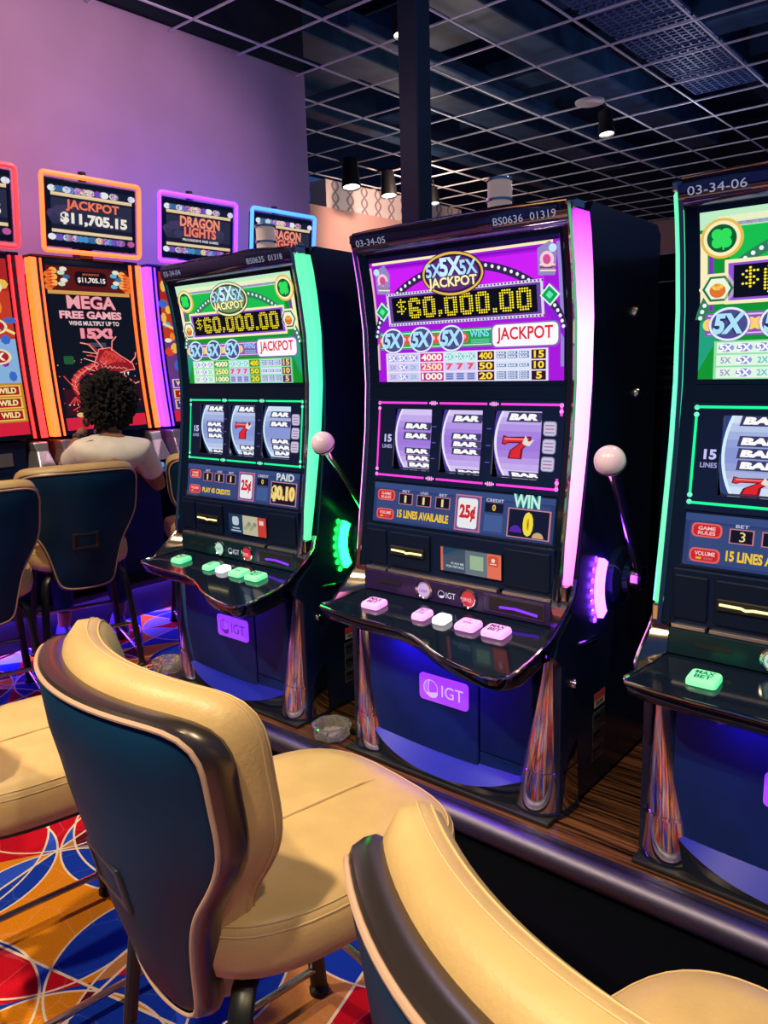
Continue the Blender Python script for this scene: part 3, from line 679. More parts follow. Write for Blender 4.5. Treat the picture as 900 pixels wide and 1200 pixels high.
    for x0, x1 in ((-.318, -.240), (-.232, .155), (.172, .318)):
        MB(off).box((x0, 1.760, .777), (x1, 1.785, .787)).build('ledge_bar', mat('ledge_silver', (.55, .50, .55), .25, .9), root, bevel=.002)
    B('bay_panel', (.172, 1.766, .800), (.312, 1.776, .905), mat('bay_black', (.003, .008, .030), .45, spec=.15), .004)
    B('bay_panel', (-.318, 1.766, .800), (-.240, 1.776, .905), mat('bay_black'), .004)
    bv = B('bill_slot_frame', (-.225, 1.764, .800), (-.075, 1.775, .905), mat('bay_black'), .004)
    B('bill_slot_frame', (-.218, 1.758, .836), (-.092, 1.766, .864), RUBBER, .003, par=bv)
    mb = MB(off); mb.tube([(-.211, 1.7575, .851), (-.165, 1.7575, .850), (-.155, 1.757, .8465), (-.14, 1.7575, .849), (-.098, 1.7575, .849)], .0032, 6); mb.build('bill_slot_lamp', glow('#fff0a0', 1.6, True), bv)
    ps = B('card_display', (-.035, 1.764, .812), (.170, 1.774, .885), BLACK, .002)
    a = Art(plane(1.764), -.033, .168, .814, .883, .75)
    if n == 1:
        a.rect(0, 0, .38, 1, '#1d3a5e'); a.rect(.38, 0, .78, 1, '#cfc6a6'); a.rect(.78, 0, 1, 1, '#d8433c'); a.L = 1; a.rrect(.10, .42, .28, .88, '#c7d8e4', .3); a.rect(.06, .1, .33, .16, '#c7d8e4'); a.rect(.10, .24, .29, .3, '#c7d8e4')
        for k in range(6): a.ell(.46+.05*k, .35+.12*(k % 3), .05, .12, ('#9fb58a', '#b8a878', '#7f9a90')[k % 3], 8)
        a.rect(.83, .62, .94, .84, '#ffd8d0')
    else:
        a.rect(0, 0, .04, 1, '#e0705a'); a.rect(.04, 0, .42, 1, '#1d4a6a'); a.rect(.42, 0, .78, 1, '#5c7484'); a.rect(.78, 0, 1, 1, '#f0705c'); a.L = 1
        a.text('SCAN ME', .18, .33, .40, .42, '#d8e8ee', .01); a.text('FOR DETAILS', .10, .18, .40, .28, '#d8e8ee', .01); a.rect(.50, .24, .72, .82, '#9cc0a0'); a.rrect(.80, .5, .96, .92, '#d84a34', .2); a.L = 2; a.ell(.88, .75, .03, .09, '#ffe4dc', 8); a.rect(.83, .58, .93, .62, '#ffe4dc')
    a.build('card_picture', ps)
    # ---- side bezels, chrome edges and light strips
    zz = [.786, .83, .93, 1.0, 1.06, 1.13, 1.2, 1.27, 1.34, 1.42, 1.5, 1.56, 1.62, 1.66, 1.70, 1.745, 1.765]
    for s in (-1, 1):
        MB(off).loft([[(s*.312, PF(z)+.002, z), (s*.338, PF(z)-.010, z), (s*.346, PF(z)+.05, z), (s*.312, PF(z)+.05, z)] for z in zz]).build('side_bezel', BLACK, root, smooth=True, angle=30)
        MB(off).loft([[(s*.338, PF(z)-.014, z), (s*.346, PF(z)-.020, z), (s*.350, PF(z)-.012, z), (s*.345, PF(z), z)] for z in zz]).build('edge_trim', BRONZE, root, smooth=True, angle=30)
        zs = [z for z in zz if .83 <= z <= 1.745]
        rings = []
        for z in zs:
            t = (z-.83)/(1.745-.83); k = .010+.036*t; p = PF(z); c = 1.0
            if z in (zs[0], zs[-1]): c = .5
            rings.append([(s*.350, p-.013*c, z), (s*.358, p-.010*c, z), (s*.368, p+k*.35, z), (s*(.368+.002*c), p+k, z), (s*.352, p+k, z)])
        ls = MB(off).loft(rings).build('light_strip', led, root, smooth=True, angle=60)
        B('strip_cap', (s*.352-.012, PF(1.75)-.008, 1.746), (s*.352+.012, PF(1.75)+.035, 1.772), CHROME, .005)
        B('strip_tail', (s*.356-.008, PF(.80)-.010, .786), (s*.356+.010, PF(.80)+.03, .828), BRONZE, .004)
    # ---- header with ident labels
    hd = MB(off); prof = []
    for k in range(25):
        x = -.345+.69*k/24; t = k/24; zt = 1.768+.010*math.sin(t*PI)+.006*math.sin(t*PI*3+.8)
        prof.append([(x, PF(1.712)-.004, 1.712), (x, 1.772, 1.730), (x, 1.766, 1.752), (x, 1.775, zt), (x, 1.86, zt+.004), (x, 1.86, 1.712)])
    hd = hd.loft(prof).build('header', mat('header_violet_gloss', (.16, .13, .30), .07, .85), root, smooth=True, angle=40)
    def hmap(x, z, out): return Vector((x, 1.7735-out-.006*(z-1.728)/.024, z))-SO
    for t, x0, x1 in ids:
        a = Art(hmap, x0, x1, 1.729, 1.755, .55); a.rect(-.06, -.12, 1.06, 1.15, '#16203e'); a.L = 1; a.text(t, 0, .18, 1, .85, '#b9bcdc', .0); a.build('ident_label', hd)
    MB(off).tube([(-.34, 1.7735, 1.772), (-.1, 1.7735, 1.777), (.1, 1.7735, 1.775), (.34, 1.7735, 1.769)], .0025, 6).build('header_trim', CHROME, hd, smooth=True)
    # ---- upper display
    def slab(name, z0, z1, m, d=.02, par=root, hw=.314):
        n_ = max(2, int((z1-z0)/.04)+1); zs = [lerp(z0, z1, i/(n_-1)) for i in range(n_)]
        return MB(off).loft([[(-hw, PF(z), z), (hw, PF(z), z), (hw, PF(z)+d, z), (-hw, PF(z)+d, z)] for z in zs]).build(name, m, par, smooth=True, angle=30)
    td = slab('top_display', 1.335, 1.712, BLACK)
    a = Art(face, -.308, .308, 1.346, 1.700, 1.0); top_art(a, 'green' if th != 'purple' else 'purple'); a.build('display_picture', td)
    slab('dark_glass_band', 1.296, 1.334, BLACK)
    # ---- reel window: mask with three openings, drums behind
    rw = MB(off); xo = [-.247, -.108, -.074, .066, .103, .249]; Z0, Z1 = 1.088, 1.266
    def strip(x0, x1, z0, z1):
        n_ = max(2, int((z1-z0)/.05)+1); zs = [lerp(z0, z1, i/(n_-1)) for i in range(n_)]
        rw.loft([[(x0, PF(z), z), (x1, PF(z), z), (x1, PF(z)+.006, z), (x0, PF(z)+.006, z)] for z in zs])
    strip(-.314, .314, 1.050, Z0); strip(-.314, .314, Z1, 1.295); strip(-.314, xo[0], Z0, Z1); strip(xo[1], xo[2], Z0, Z1); strip(xo[3], xo[4], Z0, Z1); strip(xo[5], .314, Z0, Z1)
    rw = rw.build('reel_window', mat('reel_mask', (.006, .012, .05), .05, coat=.4), root)
    neon = '#ff3fd8' if th == 'purple' else '#1cf096'; neon_b = '#ff9cf0' if th == 'purple' else '#7dffca'
    a = Art(face, -.310, .310, 1.062, 1.290, 1.1)
    for p, q in (((.0, .975), (.30, .975)), ((.37, .975), (.63, .975)), ((.70, .975), (1.0, .975)), ((0, .025), (.30, .025)), ((.37, .025), (.63, .025)), ((.70, .025), (1, .025)), ((.008, .88), (.008, .12))): a.line([p, q], .010, neon)
    if th == 'purple': a.line([(.992, .97), (.992, .85)], .012, neon); a.line([(.992, .03), (.992, .15)], .012, neon)
    else: a.line([(.992, .88), (.992, .12)], .010, neon)
    for u in (.335, .665):
        for v in (.975, .025):
            for k in (-2, -1, 0, 1, 2): a.ell(u+k*.010, v, .0045, .030 if k in (-1, 0, 1) else .016, neon_b, 6)
    for u in (.008, .992):
        for v in (.97, .90, .10, .03): a.ell(u, v, .010, .026, neon_b, 8)
    a.L = 1; a.text('15', .045, .46, .090, .56, '#b9b6e6', .04); a.text('LINES', .035, .38, .095, .43, '#9a98d0', .02)
    for u in (.345, .645):
        for v in (.68, .48, .28): a.rect(u-.012, v-.006, u+.012, v+.006, '#5a48b8')
    tag(a.build('neon_border', rw), kind='stuff')
    for k, v in enumerate((.62, .42, .22)):
        a = Art(face, -.310, .310, 1.062, 1.290, .9)
        a.L = 1; a.rrect(.912, v, .975, v+.17, '#8f86b0', .2); a.L = 2; a.rrect(.916, v+.01, .971, v+.16, '#cfc6e0', .2); a.L = 3
        for j in range(3): a.rect(.922, v+.035+j*.04, .965, v+.048+j*.04, '#8a80a8' if j != 1 else '#b06a90')
        a.build('payline_card', rw)
    R, zc = .22, (Z0+Z1)/2
    key = {1: 'green_a', 2: 'purple', 3: 'green_b'}[n]
    for r in range(3):
        x0, x1 = xo[2*r], xo[2*r+1]
        def drum(x, z, out, zc=zc): 
            d = max(-1, min(1, (z-zc)/R)); return Vector((x, PF(zc)+.007+R-(R+out)*math.sqrt(max(0, 1-d*d)), z))-SO
        body = MB(); zs = [Z0-.012+(Z1-Z0+.024)*i/12 for i in range(13)]
        body.loft([[drum(x0-.004, z, -.004), drum(x1+.004, z, -.004)] for z in zs], False)
        dr = body.build('reel_drum', mat('reel_white', (.55, .5, .7), .5), root, smooth=True)
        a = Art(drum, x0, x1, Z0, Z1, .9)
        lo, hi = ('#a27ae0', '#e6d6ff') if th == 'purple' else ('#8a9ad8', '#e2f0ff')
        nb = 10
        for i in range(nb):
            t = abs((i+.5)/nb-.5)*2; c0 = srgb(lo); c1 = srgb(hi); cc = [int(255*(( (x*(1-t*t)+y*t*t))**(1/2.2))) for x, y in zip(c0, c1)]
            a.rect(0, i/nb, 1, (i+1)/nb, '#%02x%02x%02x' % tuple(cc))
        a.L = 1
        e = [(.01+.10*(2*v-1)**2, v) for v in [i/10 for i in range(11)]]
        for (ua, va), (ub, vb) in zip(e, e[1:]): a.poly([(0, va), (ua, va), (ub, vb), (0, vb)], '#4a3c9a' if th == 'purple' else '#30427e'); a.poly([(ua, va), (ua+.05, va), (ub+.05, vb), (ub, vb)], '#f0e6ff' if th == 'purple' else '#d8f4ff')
        a.L = 2
        for k, v0, v1 in REELS[key][r]:
            v0c, v1c = max(0, v0), min(1, v1)
            if k == 'bar':
                if v0 < 0 or v1 > 1: a.rect(.26, v0c, .97, v1c, '#3d3a66'); a.L += 1; a.text('BAR', .33, max(.0, v0+.02), .92, min(1, v1-.015), '#ffffff', .07); a.L -= 1
                else: bar(a, .24, v0, .96, v1)
            else: seven(a, .17, max(0, v0), .80, v1)
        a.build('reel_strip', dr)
    # ---- info panel
    ip = slab('info_panel', .920, 1.048, BLACK)
    a = Art(face, -.308, .308, .926, 1.044, .8); info_art(a, th, n); a.build('info_picture', ip)
    # ---- tower lamp
    cy = 1.93; z0 = 1.772; cxl = .06; tl = B('tower_lamp_base', (.03, cy-.03, z0), (.09, cy+.03, z0+.006), BLACK)
    cnd = mat('lamp_cream', (.75, .62, .58), .35, emit=(1, .72, .62), es=.18)
    for k in range(2):
        zb = z0+.008+k*.052
        MB(off).lathe([(.033, zb), (.033, zb+.042)], (cxl, cy, 0), n=28).build('lamp_tier', cnd, tl, smooth=True)
        MB(off).lathe([(.034, zb+.042), (.037, zb+.044), (.037, zb+.050), (.034, zb+.052)], (cxl, cy, 0), n=28).build('lamp_ring', CHROME, tl, smooth=True)
    # ---- lever on the right side: round mount, arm, ball
    px_, py_, pz_ = .405, 2.075, .790
    lv = MB(off).lathe([(.085, 0), (.085, .018), (.070, .026), (.050, .030), (.045, .044), (.001, .046)], (.366, py_, pz_), (1, 0, 0), 36).build('lever_mount', BLACK, root, smooth=True)
    MB(off).lathe([(.034, .0), (.034, .03), (.028, .036), (.001, .037)], (.405, py_, pz_), (1, 0, 0), 28).build('lever_hub', BRONZE, lv, smooth=True)
    ball = Vector((.475, 1.75, 1.160)); base = Vector((.430, 2.055, .81))
    dv = (ball-base); MB(off).tube([base, base+dv*.3, base+dv*.8, ball], [.010, .011, .012, .016], 14).build('lever_arm', CHROME, lv, smooth=True)
    u_ = dv.normalized(); bp = [(.037*math.cos(t), .037*math.sin(t)) for t in [(-PI/2+PI*i/16) for i in range(17)]]; bp[0] = (.001, -.037); bp[-1] = (.001, .037)
    bl = MB(off).lathe(bp, ball, u_, 28).build('lever_ball', mat('ball_white', (.78, .62, .86), .25), lv, smooth=True)
    MB(off).lathe([(.0362, -.0125), (.0372, -.012), (.0372, -.009), (.0366, -.0085)], ball, u_, 28).build('ball_seam', RUBBER, bl, smooth=True)
    # curved lamp in front of the mount
    lampc = {'purple': '#7a30ff'}.get(th, '#10ff40')
    lm = glow(lampc, 20.0, True); dotm = glow(lampc, 5.0, True)
    c0 = Vector((.368, 2.075, .785)); mb = MB(off); rings = []
    for k in range(15):
        t = PI+(k/14-.5)*1.10
        y0, z_ = math.cos(t), math.sin(t)
        rings.append([(.368, c0.y+y0*.130, c0.z+z_*.130), (.384, c0.y+y0*.132, c0.z+z_*.132), (.384, c0.y+y0*.160, c0.z+z_*.160), (.368, c0.y+y0*.162, c0.z+z_*.162)])
    lb = mb.loft(rings).build('side_lamp', lm, root, smooth=True, angle=40)
    for k in range(7):
        t = PI+(k/6-.5)*.98; p = (.369, c0.y+math.cos(t)*.180, c0.z+math.sin(t)*.180)
        MB(off).lathe([(.009, 0), (.007, .004), (.001, .005)], p, (1, 0, 0), 12).build('side_led', dotm, lb, smooth=True)
    # ---- locks and stickers on the side
    for y, z in ((1.80, .555), (2.15, 1.30), (2.12, 1.52)):
        MB(off).lathe([(.013, 0), (.013, .006), (.009, .012), (.001, .013)], (.366, y, z), (1, 0, 0), 16).build('side_lock', CHROME, root, smooth=True)
    MB(off).tube([(.366, 1.83, .655), (.372, 1.88, .652), (.372, 1.925, .648), (.366, 1.93, .647)], .005, 8).build('side_handle', CHROME, root, smooth=True)
    sm = lambda y, z, out: Vector((.366+out, y, z))-SO
    a = Art(sm, 1.925, 2.005, .27, .48)
    pap = mat('sticker_paper', (.55, .5, .5), .4); red = mat('sticker_red', (.5, .04, .05), .4); ink = mat('sticker_ink', (.02, .02, .03), .5); pl = mat('sticker_plate', (.05, .07, .10), .25, .6); sil = mat('sticker_silver', (.45, .45, .48), .3, .8)
    a.rect(.1, .78, .95, .98, pap); a.L = 1; a.rect(.1, .88, .95, .98, red)
    for k in range(8): a.rect(.2+.08*k, .80, .24+.08*k+.01*(k % 3), .86, ink)
    a.L = 0
    for v in (.50, .26, .02): a.rect(.0, v, 1, v+.22, sil); a.L = 1; a.rect(.04, v+.02, .96, v+.20, pl); a.rect(.1, v+.12, .6, v+.15, sil); a.L = 0
    a.build('side_stickers', root)
    return root

def led_mat(name, stops, es):
    m = mat(name, (.2, .2, .2), .35, emit='#ffffff', es=es); nt = m.node_tree; b = nt.nodes['Principled BSDF']
    tc = nt.nodes.new('ShaderNodeTexCoord'); sx = nt.nodes.new('ShaderNodeSeparateXYZ'); nt.links.new(tc.outputs['Object'], sx.inputs[0])
    mr = nt.nodes.new('ShaderNodeMapRange'); nt.links.new(sx.outputs[2], mr.inputs[0]); mr.inputs['From Min'].default_value = .83-PZ; mr.inputs['From Max'].default_value = 1.745-PZ
    rp = nt.nodes.new('ShaderNodeValToRGB'); nt.links.new(mr.outputs[0], rp.inputs[0]); e = rp.color_ramp.elements
    while len(e) < len(stops): e.new(.5)
    for q, (p, c) in zip(e, stops): q.position = p; q.color = (*srgb(c), 1)
    nt.links.new(rp.outputs[0], b.inputs['Emission Color']); return m
LED_G = led_mat('led_green', [(0, '#1cd084'), (.5, '#2cdca0'), (1, '#48cc8c')], 1.7)
LED_P = led_mat('led_pink', [(0, '#d850c0'), (.25, '#e878d8'), (.7, '#e890f0'), (.9, '#c850e0'), (1, '#9020c8')], 3.0)
G_BTN, P_BTN = '#46f0a0', '#ff9cf4'
PITCH = .949; C2 = -1.255
slot_machine(C2-PITCH, 'green', 1, 'green lit slot machine left of the purple one, PAID 0.10 on its meter', (('03-34-04', -.325, -.225), ('BS0635', .14, .225), ('01318', .245, .31)), LED_G, 3, G_BTN)
slot_machine(C2, 'purple', 2, 'purple and pink lit slot machine in the middle, between two green ones', (('03-34-05', -.325, -.215), ('BS0636', .14, .225), ('01319', .245, .315)), LED_P, 5, P_BTN)
slot_machine(C2+PITCH, 'green', 3, 'green lit slot machine at the right edge, cut off by the frame', (('03-34-06', -.325, -.205),), LED_G, 3, G_BTN)

# the row standing back to back with them: plain rear cabinets seen through the gaps
def rear_cabinet(cx, label):
    e = empty('rear_cabinet', (cx, 2.68, PZ), label=label, cat='slot machine', group='rear cabinets of the row behind'); O = (cx, 2.68, PZ)
    MB(O).box((cx-.36, 2.40, PZ), (cx+.36, 2.98, 1.70)).build('cabinet', SIDE, e, bevel=.012)
    MB(O).box((cx-.30, 2.392, PZ+.10), (cx+.30, 2.402, 1.62)).build('back_door', BLACK, e, bevel=.004)
    for k in range(6): MB(O).box((cx-.20, 2.388, 1.30+.03*k), (cx+.20, 2.394, 1.312+.03*k)).build('vent_slat', RUBBER, e)
    MB(O).lathe([(.013, 0), (.013, .006), (.001, .012)], (cx+.25, 2.392, .95), (0, -1, 0), 16).build('lock', CHROME, e, smooth=True)
rear_cabinet(C2-PITCH/2, 'dark back of a cabinet seen in the gap left of the purple machine')
rear_cabinet(C2+PITCH/2, 'dark back of a cabinet seen in the gap right of the purple machine')

# crystal ashtrays standing on the platform between the cabinets
GLASS = mat('crystal_glass', (.95, .95, .92), .03, trans=.9, spec=.8)
def ashtray(p, label):
    e = empty('glass_ashtray', p, label=label, cat='ashtray', group='crystal ashtrays on the platform')
    R = lambda r, z, k=0: [(p[0]+r*(1+.06*(i % 2))*math.cos(2*PI*(i+k*.5)/16), p[1]+r*(1+.06*(i % 2))*math.sin(2*PI*(i+k*.5)/16), p[2]+z) for i in range(16)]
    MB(p).loft([R(.045, .0), R(.058, .012, 1), R(.060, .03), R(.064, .048, 1), R(.056, .052), R(.046, .046, 1), R(.038, .018), R(.004, .016)]).build('bowl', GLASS, e)
    MB(p).lathe([(.034, .020), (.030, .024), (.001, .025)], p, n=14).build('ash', mat('ash_grey', (.25, .22, .2), .9, noise=.5, nscale=80), e)
ashtray((C2-PITCH/2+.02, 1.715, PZ), 'crystal glass ashtray on the platform between the green and the purple machine')
ashtray((C2-1.5*PITCH+.03, 1.73, PZ), 'crystal glass ashtray on the platform at the outer side of the left green machine')

# ================================================================== BACK ROW: tall curved-screen machines with toppers
DX = -4.3
def DY(z):
    t = (z-1.05)/.97; return -.075+.16*t-.085*t*t
def dface(x, z, out): return Vector((x, DY(z)-out, z-.14))
def dragon_art(a, kind):
    a.L = 0
    if kind == 'mega':
        a.rect(0, 0, 1, 1, '#0c1018'); a.L = 1; a.rect(0, .84, 1, .985, '#5a1408'); a.rect(0, .0, 1, .075, '#d8203c'); a.rect(0, .82, 1, .845, '#d8a050'); a.rect(.03, .09, .5, .25, '#3a0a14'); a.rect(.5, .12, 1, .3, '#2a0c12')
        for k in range(9): a.L = 2; a.ell(.02+.03*(k % 3), .86+.012*k, .05, .02, ('#f07828', '#e0401c', '#ffb050')[k % 3], 8); a.ell(.98-.03*(k % 3), .86+.012*k, .05, .02, ('#f07828', '#e0401c', '#ffb050')[k % 3], 8)
        for s, c0 in ((.2, '#cfe0c0'), (.84, '#58b8d8')):
            for k in range(5): a.L = 3; a.ell(s+.03*((k*7) % 3-1), .88+.022*k, .045, .014, (c0, '#f0e8d8', '#3a6a9a')[k % 3], 8)
        a.L = 4; a.rrect(.33, .875, .72, .96, '#14060a', .3); a.L = 5; a.text('JACKPOT', .42, .935, .63, .95, '#f08040', .01); a.text('$11,705.15', .36, .89, .70, .925, '#fff0e8', .03)
        a.text('MEGA', .20, .735, .80, .815, '#f4a8b0', .03, '#a01c34', .03); a.text('FREE GAMES', .10, .675, .86, .722, '#f4b8c0', .04, '#a01c34', .04); a.text('WINS MULTIPLY UP TO', .20, .635, .82, .662, '#f0d0d0', .03); a.text('15X!', .32, .555, .72, .62, '#f49aa8', .06, '#a01c34', .03)
        a.rrect(.40, .505, .62, .53, '#3a4a5a', .2); a.rrect(.08, .40, .20, .45, '#1c5a2c', .2)
        # red dragon rearing: scaled neck, horned head, claws
        a.L = 3; random.seed(5); neck = []
        for k in range(30):
            t = k/29; u = .30-.16*math.sin(t*PI*1.15)+.22*t*t; v = .17+.30*t-.06*t*t*t; neck.append((u, v)); a.ell(u, v, .055-.012*t, .030-.006*t, ('#7a1018', '#a81c22')[k % 2], 10)
        a.L = 4
        for u, v in neck[::2]: a.ell(u-.015, v+.006, .024, .012, '#e04038', 8)
        a.line(neck, .010, '#ff8a70')
        a.L = 5; a.poly([(.44, .40), (.52, .49), (.66, .50), (.78, .45), (.93, .40), (.95, .36), (.84, .355), (.74, .335), (.60, .32), (.48, .33)][::-1], '#9a1a20'); a.L = 6
        a.poly([(.50, .42), (.60, .485), (.72, .465), (.86, .405), (.70, .41), (.58, .39)][::-1], '#d84038'); a.poly([(.56, .34), (.80, .325), (.88, .29), (.74, .27), (.58, .285)][::-1], '#b02428'); a.poly([(.60, .33), (.82, .345), (.80, .325), (.62, .315)][::-1], '#2a0408')
        a.ell(.665, .43, .022, .010, '#ffd070', 8); a.L = 7
        hd_ = [(.44, .40), (.52, .49), (.66, .50), (.78, .45), (.93, .40), (.95, .36), (.84, .355), (.74, .335), (.60, .32), (.48, .33), (.44, .40)]
        a.line(hd_, .012, '#ff8a86'); a.line([(.56, .34), (.80, .325), (.88, .29), (.74, .27), (.58, .285), (.56, .34)], .010, '#ff8a86')
        for k in range(9):
            t = k/8; a.line([(.46+.05*t, .33+.15*t), (.36-.05*math.sin(k*2.1), .34+.17*t+.02*math.sin(k*1.7))], .009, ('#ff6a60', '#ffb4a4', '#d83038')[k % 3])
        for k in range(7): a.line([(.55+.05*k, .475-.012*k), (.575+.05*k, .440-.012*k), (.60+.05*k, .468-.012*k)], .007, '#7a0c14')
        for k in range(6): a.line([(.52+.055*k, .395-.004*k), (.545+.055*k, .370), (.575+.055*k, .385-.004*k)], .006, '#ffb0a0')
        for u, v in neck[1::3]: a.line([(u-.05, v+.012), (u, v-.012), (u+.04, v+.012)], .006, '#ffa090')
        a.L = 6
        for k in range(5): a.poly([(.64+.05*k, .345), (.67+.05*k, .345), (.655+.05*k, .322)][::-1], '#ffe8d8')
        for p in ([(.50, .46), (.40, .52), (.30, .53)], [(.58, .49), (.50, .55), (.44, .57)], [(.68, .48), (.70, .54), (.76, .57)], [(.90, .40), (.98, .44), (.99, .47)], [(.86, .30), (.93, .27), (.99, .28)]): a.line(p, .016, '#e86050'); a.L = 7; a.line(p, .006, '#ffc0a8'); a.L = 6
        for cu, cv in ((.15, .20), (.40, .14), (.80, .18)):
            for k in range(4): a.line([(cu, cv), (cu-.08+.05*k, cv-.045)], .016, '#d84038'); a.ell(cu-.08+.05*k, cv-.045, .010, .006, '#ffd8c8', 6)
        for k in range(26): a.L = 5; a.ell(random.random(), .09+random.random()*.35, .008, .004, ('#ff7050', '#ffb080', '#c83040')[k % 3], 5)
        for p in ([(.05, .33), (.18, .24), (.28, .21)], [(.70, .27), (.85, .2), (.97, .16)], [(.1, .12), (.3, .17), (.45, .13)]): a.line(p, .012, '#f04840')
        a.L = 4; a.ell(.30, .085, .09, .02, '#f0a040', 10); a.ell(.18, .09, .05, .015, '#e8c070', 8)
    else:
        red = kind == 'red'
        a.rect(0, 0, 1, 1, '#4a0c1c' if not red else '#7ab0e0'); a.L = 1; a.rect(0, .82, 1, 1, '#b0241c'); a.rect(0, 0, 1, .075, '#d8203c'); a.rect(0, .55, 1, .82, '#c83a20'); a.rect(0, .30, 1, .55, '#8ab4e0' if red else '#6a3a80'); a.rect(0, .075, 1, .30, '#c88820' if red else '#5a2ac0')
        random.seed(3 if red else 9)
        for k in range(70):
            a.L = 2+k % 4; a.ell(random.random(), .32+random.random()*.6, .03+.05*random.random(), .015+.025*random.random(), random.choice(['#f0c050', '#e04030', '#58a8e0', '#f4ead0', '#90209a', '#3a6ac8', '#f08a30']), 7)
        a.L = 6
        for k in range(3):
            for j in range(3):
                u0, v0 = .03+.32*k, .085+.070*j
                a.L = 6; a.rect(u0, v0, u0+.30, v0+.062, '#f0c860'); a.L = 7; a.rect(u0+.02, v0+.007, u0+.28, v0+.055, '#a81820' if (j+k) % 2 or red else '#5a20b0'); a.L = 8
                if (j+k) % 2 == 0 or k == 2: a.text('WILD', u0+.05, v0+.016, u0+.25, v0+.048, '#ffe8a0', .04, '#7a1008', .04)
                else: a.ell(u0+.15, v0+.031, .08, .022, '#f4d060', 10)
        a.L = 7
        for v in (.84, .62, .45): a.ell(.80, v, .13, .045, '#f0e0b0', 16); a.L = 8; a.ell(.80, v, .10, .034, '#b01c2c', 16); a.L = 9; a.text('X', .74, v-.022, .86, v+.022, '#fff0d0', .06); a.L = 7
        a.line([(.0, .66), (.35, .58), (.7, .66), (1, .58)], .03, '#f4dc90')
def topper_art(a, kind):
    a.L = 0; a.rect(0, 0, 1, 1, '#171a2c'); a.L = 1; a.rect(0, .30, 1, .76, '#2a2c44'); random.seed(11)
    for k in range(26):
        a.L = 2; u = random.random(); a.ell(u, .92, .05, .06, random.choice(['#7a4ab8', '#f0d8b0', '#58b0d8', '#c05a9a', '#e8ecf4', '#3a6a9a']), 8); a.ell(random.random(), .07, .05, .06, random.choice(['#7a4ab8', '#f0d8b0', '#4a90c8', '#c05a9a', '#e8ecf4', '#3a6a9a']), 8)
    for k in range(10): a.ell(random.random(), .35+.35*random.random(), .07, .09, random.choice(['#3a3a5c', '#32304e', '#44385e']), 8)
    a.L = 3; a.rect(0, .80, 1, .86, '#e8c898'); a.rect(0, .155, 1, .215, '#e8c898'); a.rect(0, .835, 1, .845, '#fff4dc'); a.rect(0, .18, 1, .19, '#fff4dc')
    a.L = 4
    if kind == 'jackpot': a.text('JACKPOT', .17, .55, .83, .76, '#f08060', .03, '#8a1c20', .04); a.L = 6; a.text('$11,705.15', .10, .30, .93, .53, '#f4ece4', .05, '#3a2a30', .03)
    else:
        a.text('DRAGON', .20, .56, .82, .77, '#f0a080', .03, '#a82438', .06); a.L = 6; a.text('LIGHTS', .26, .36, .76, .56, '#f08a70', .03, '#a82438', .06); a.text('PROGRESSIVE FREE GAMES', .24, .27, .80, .32, '#e8e4f0', .02)
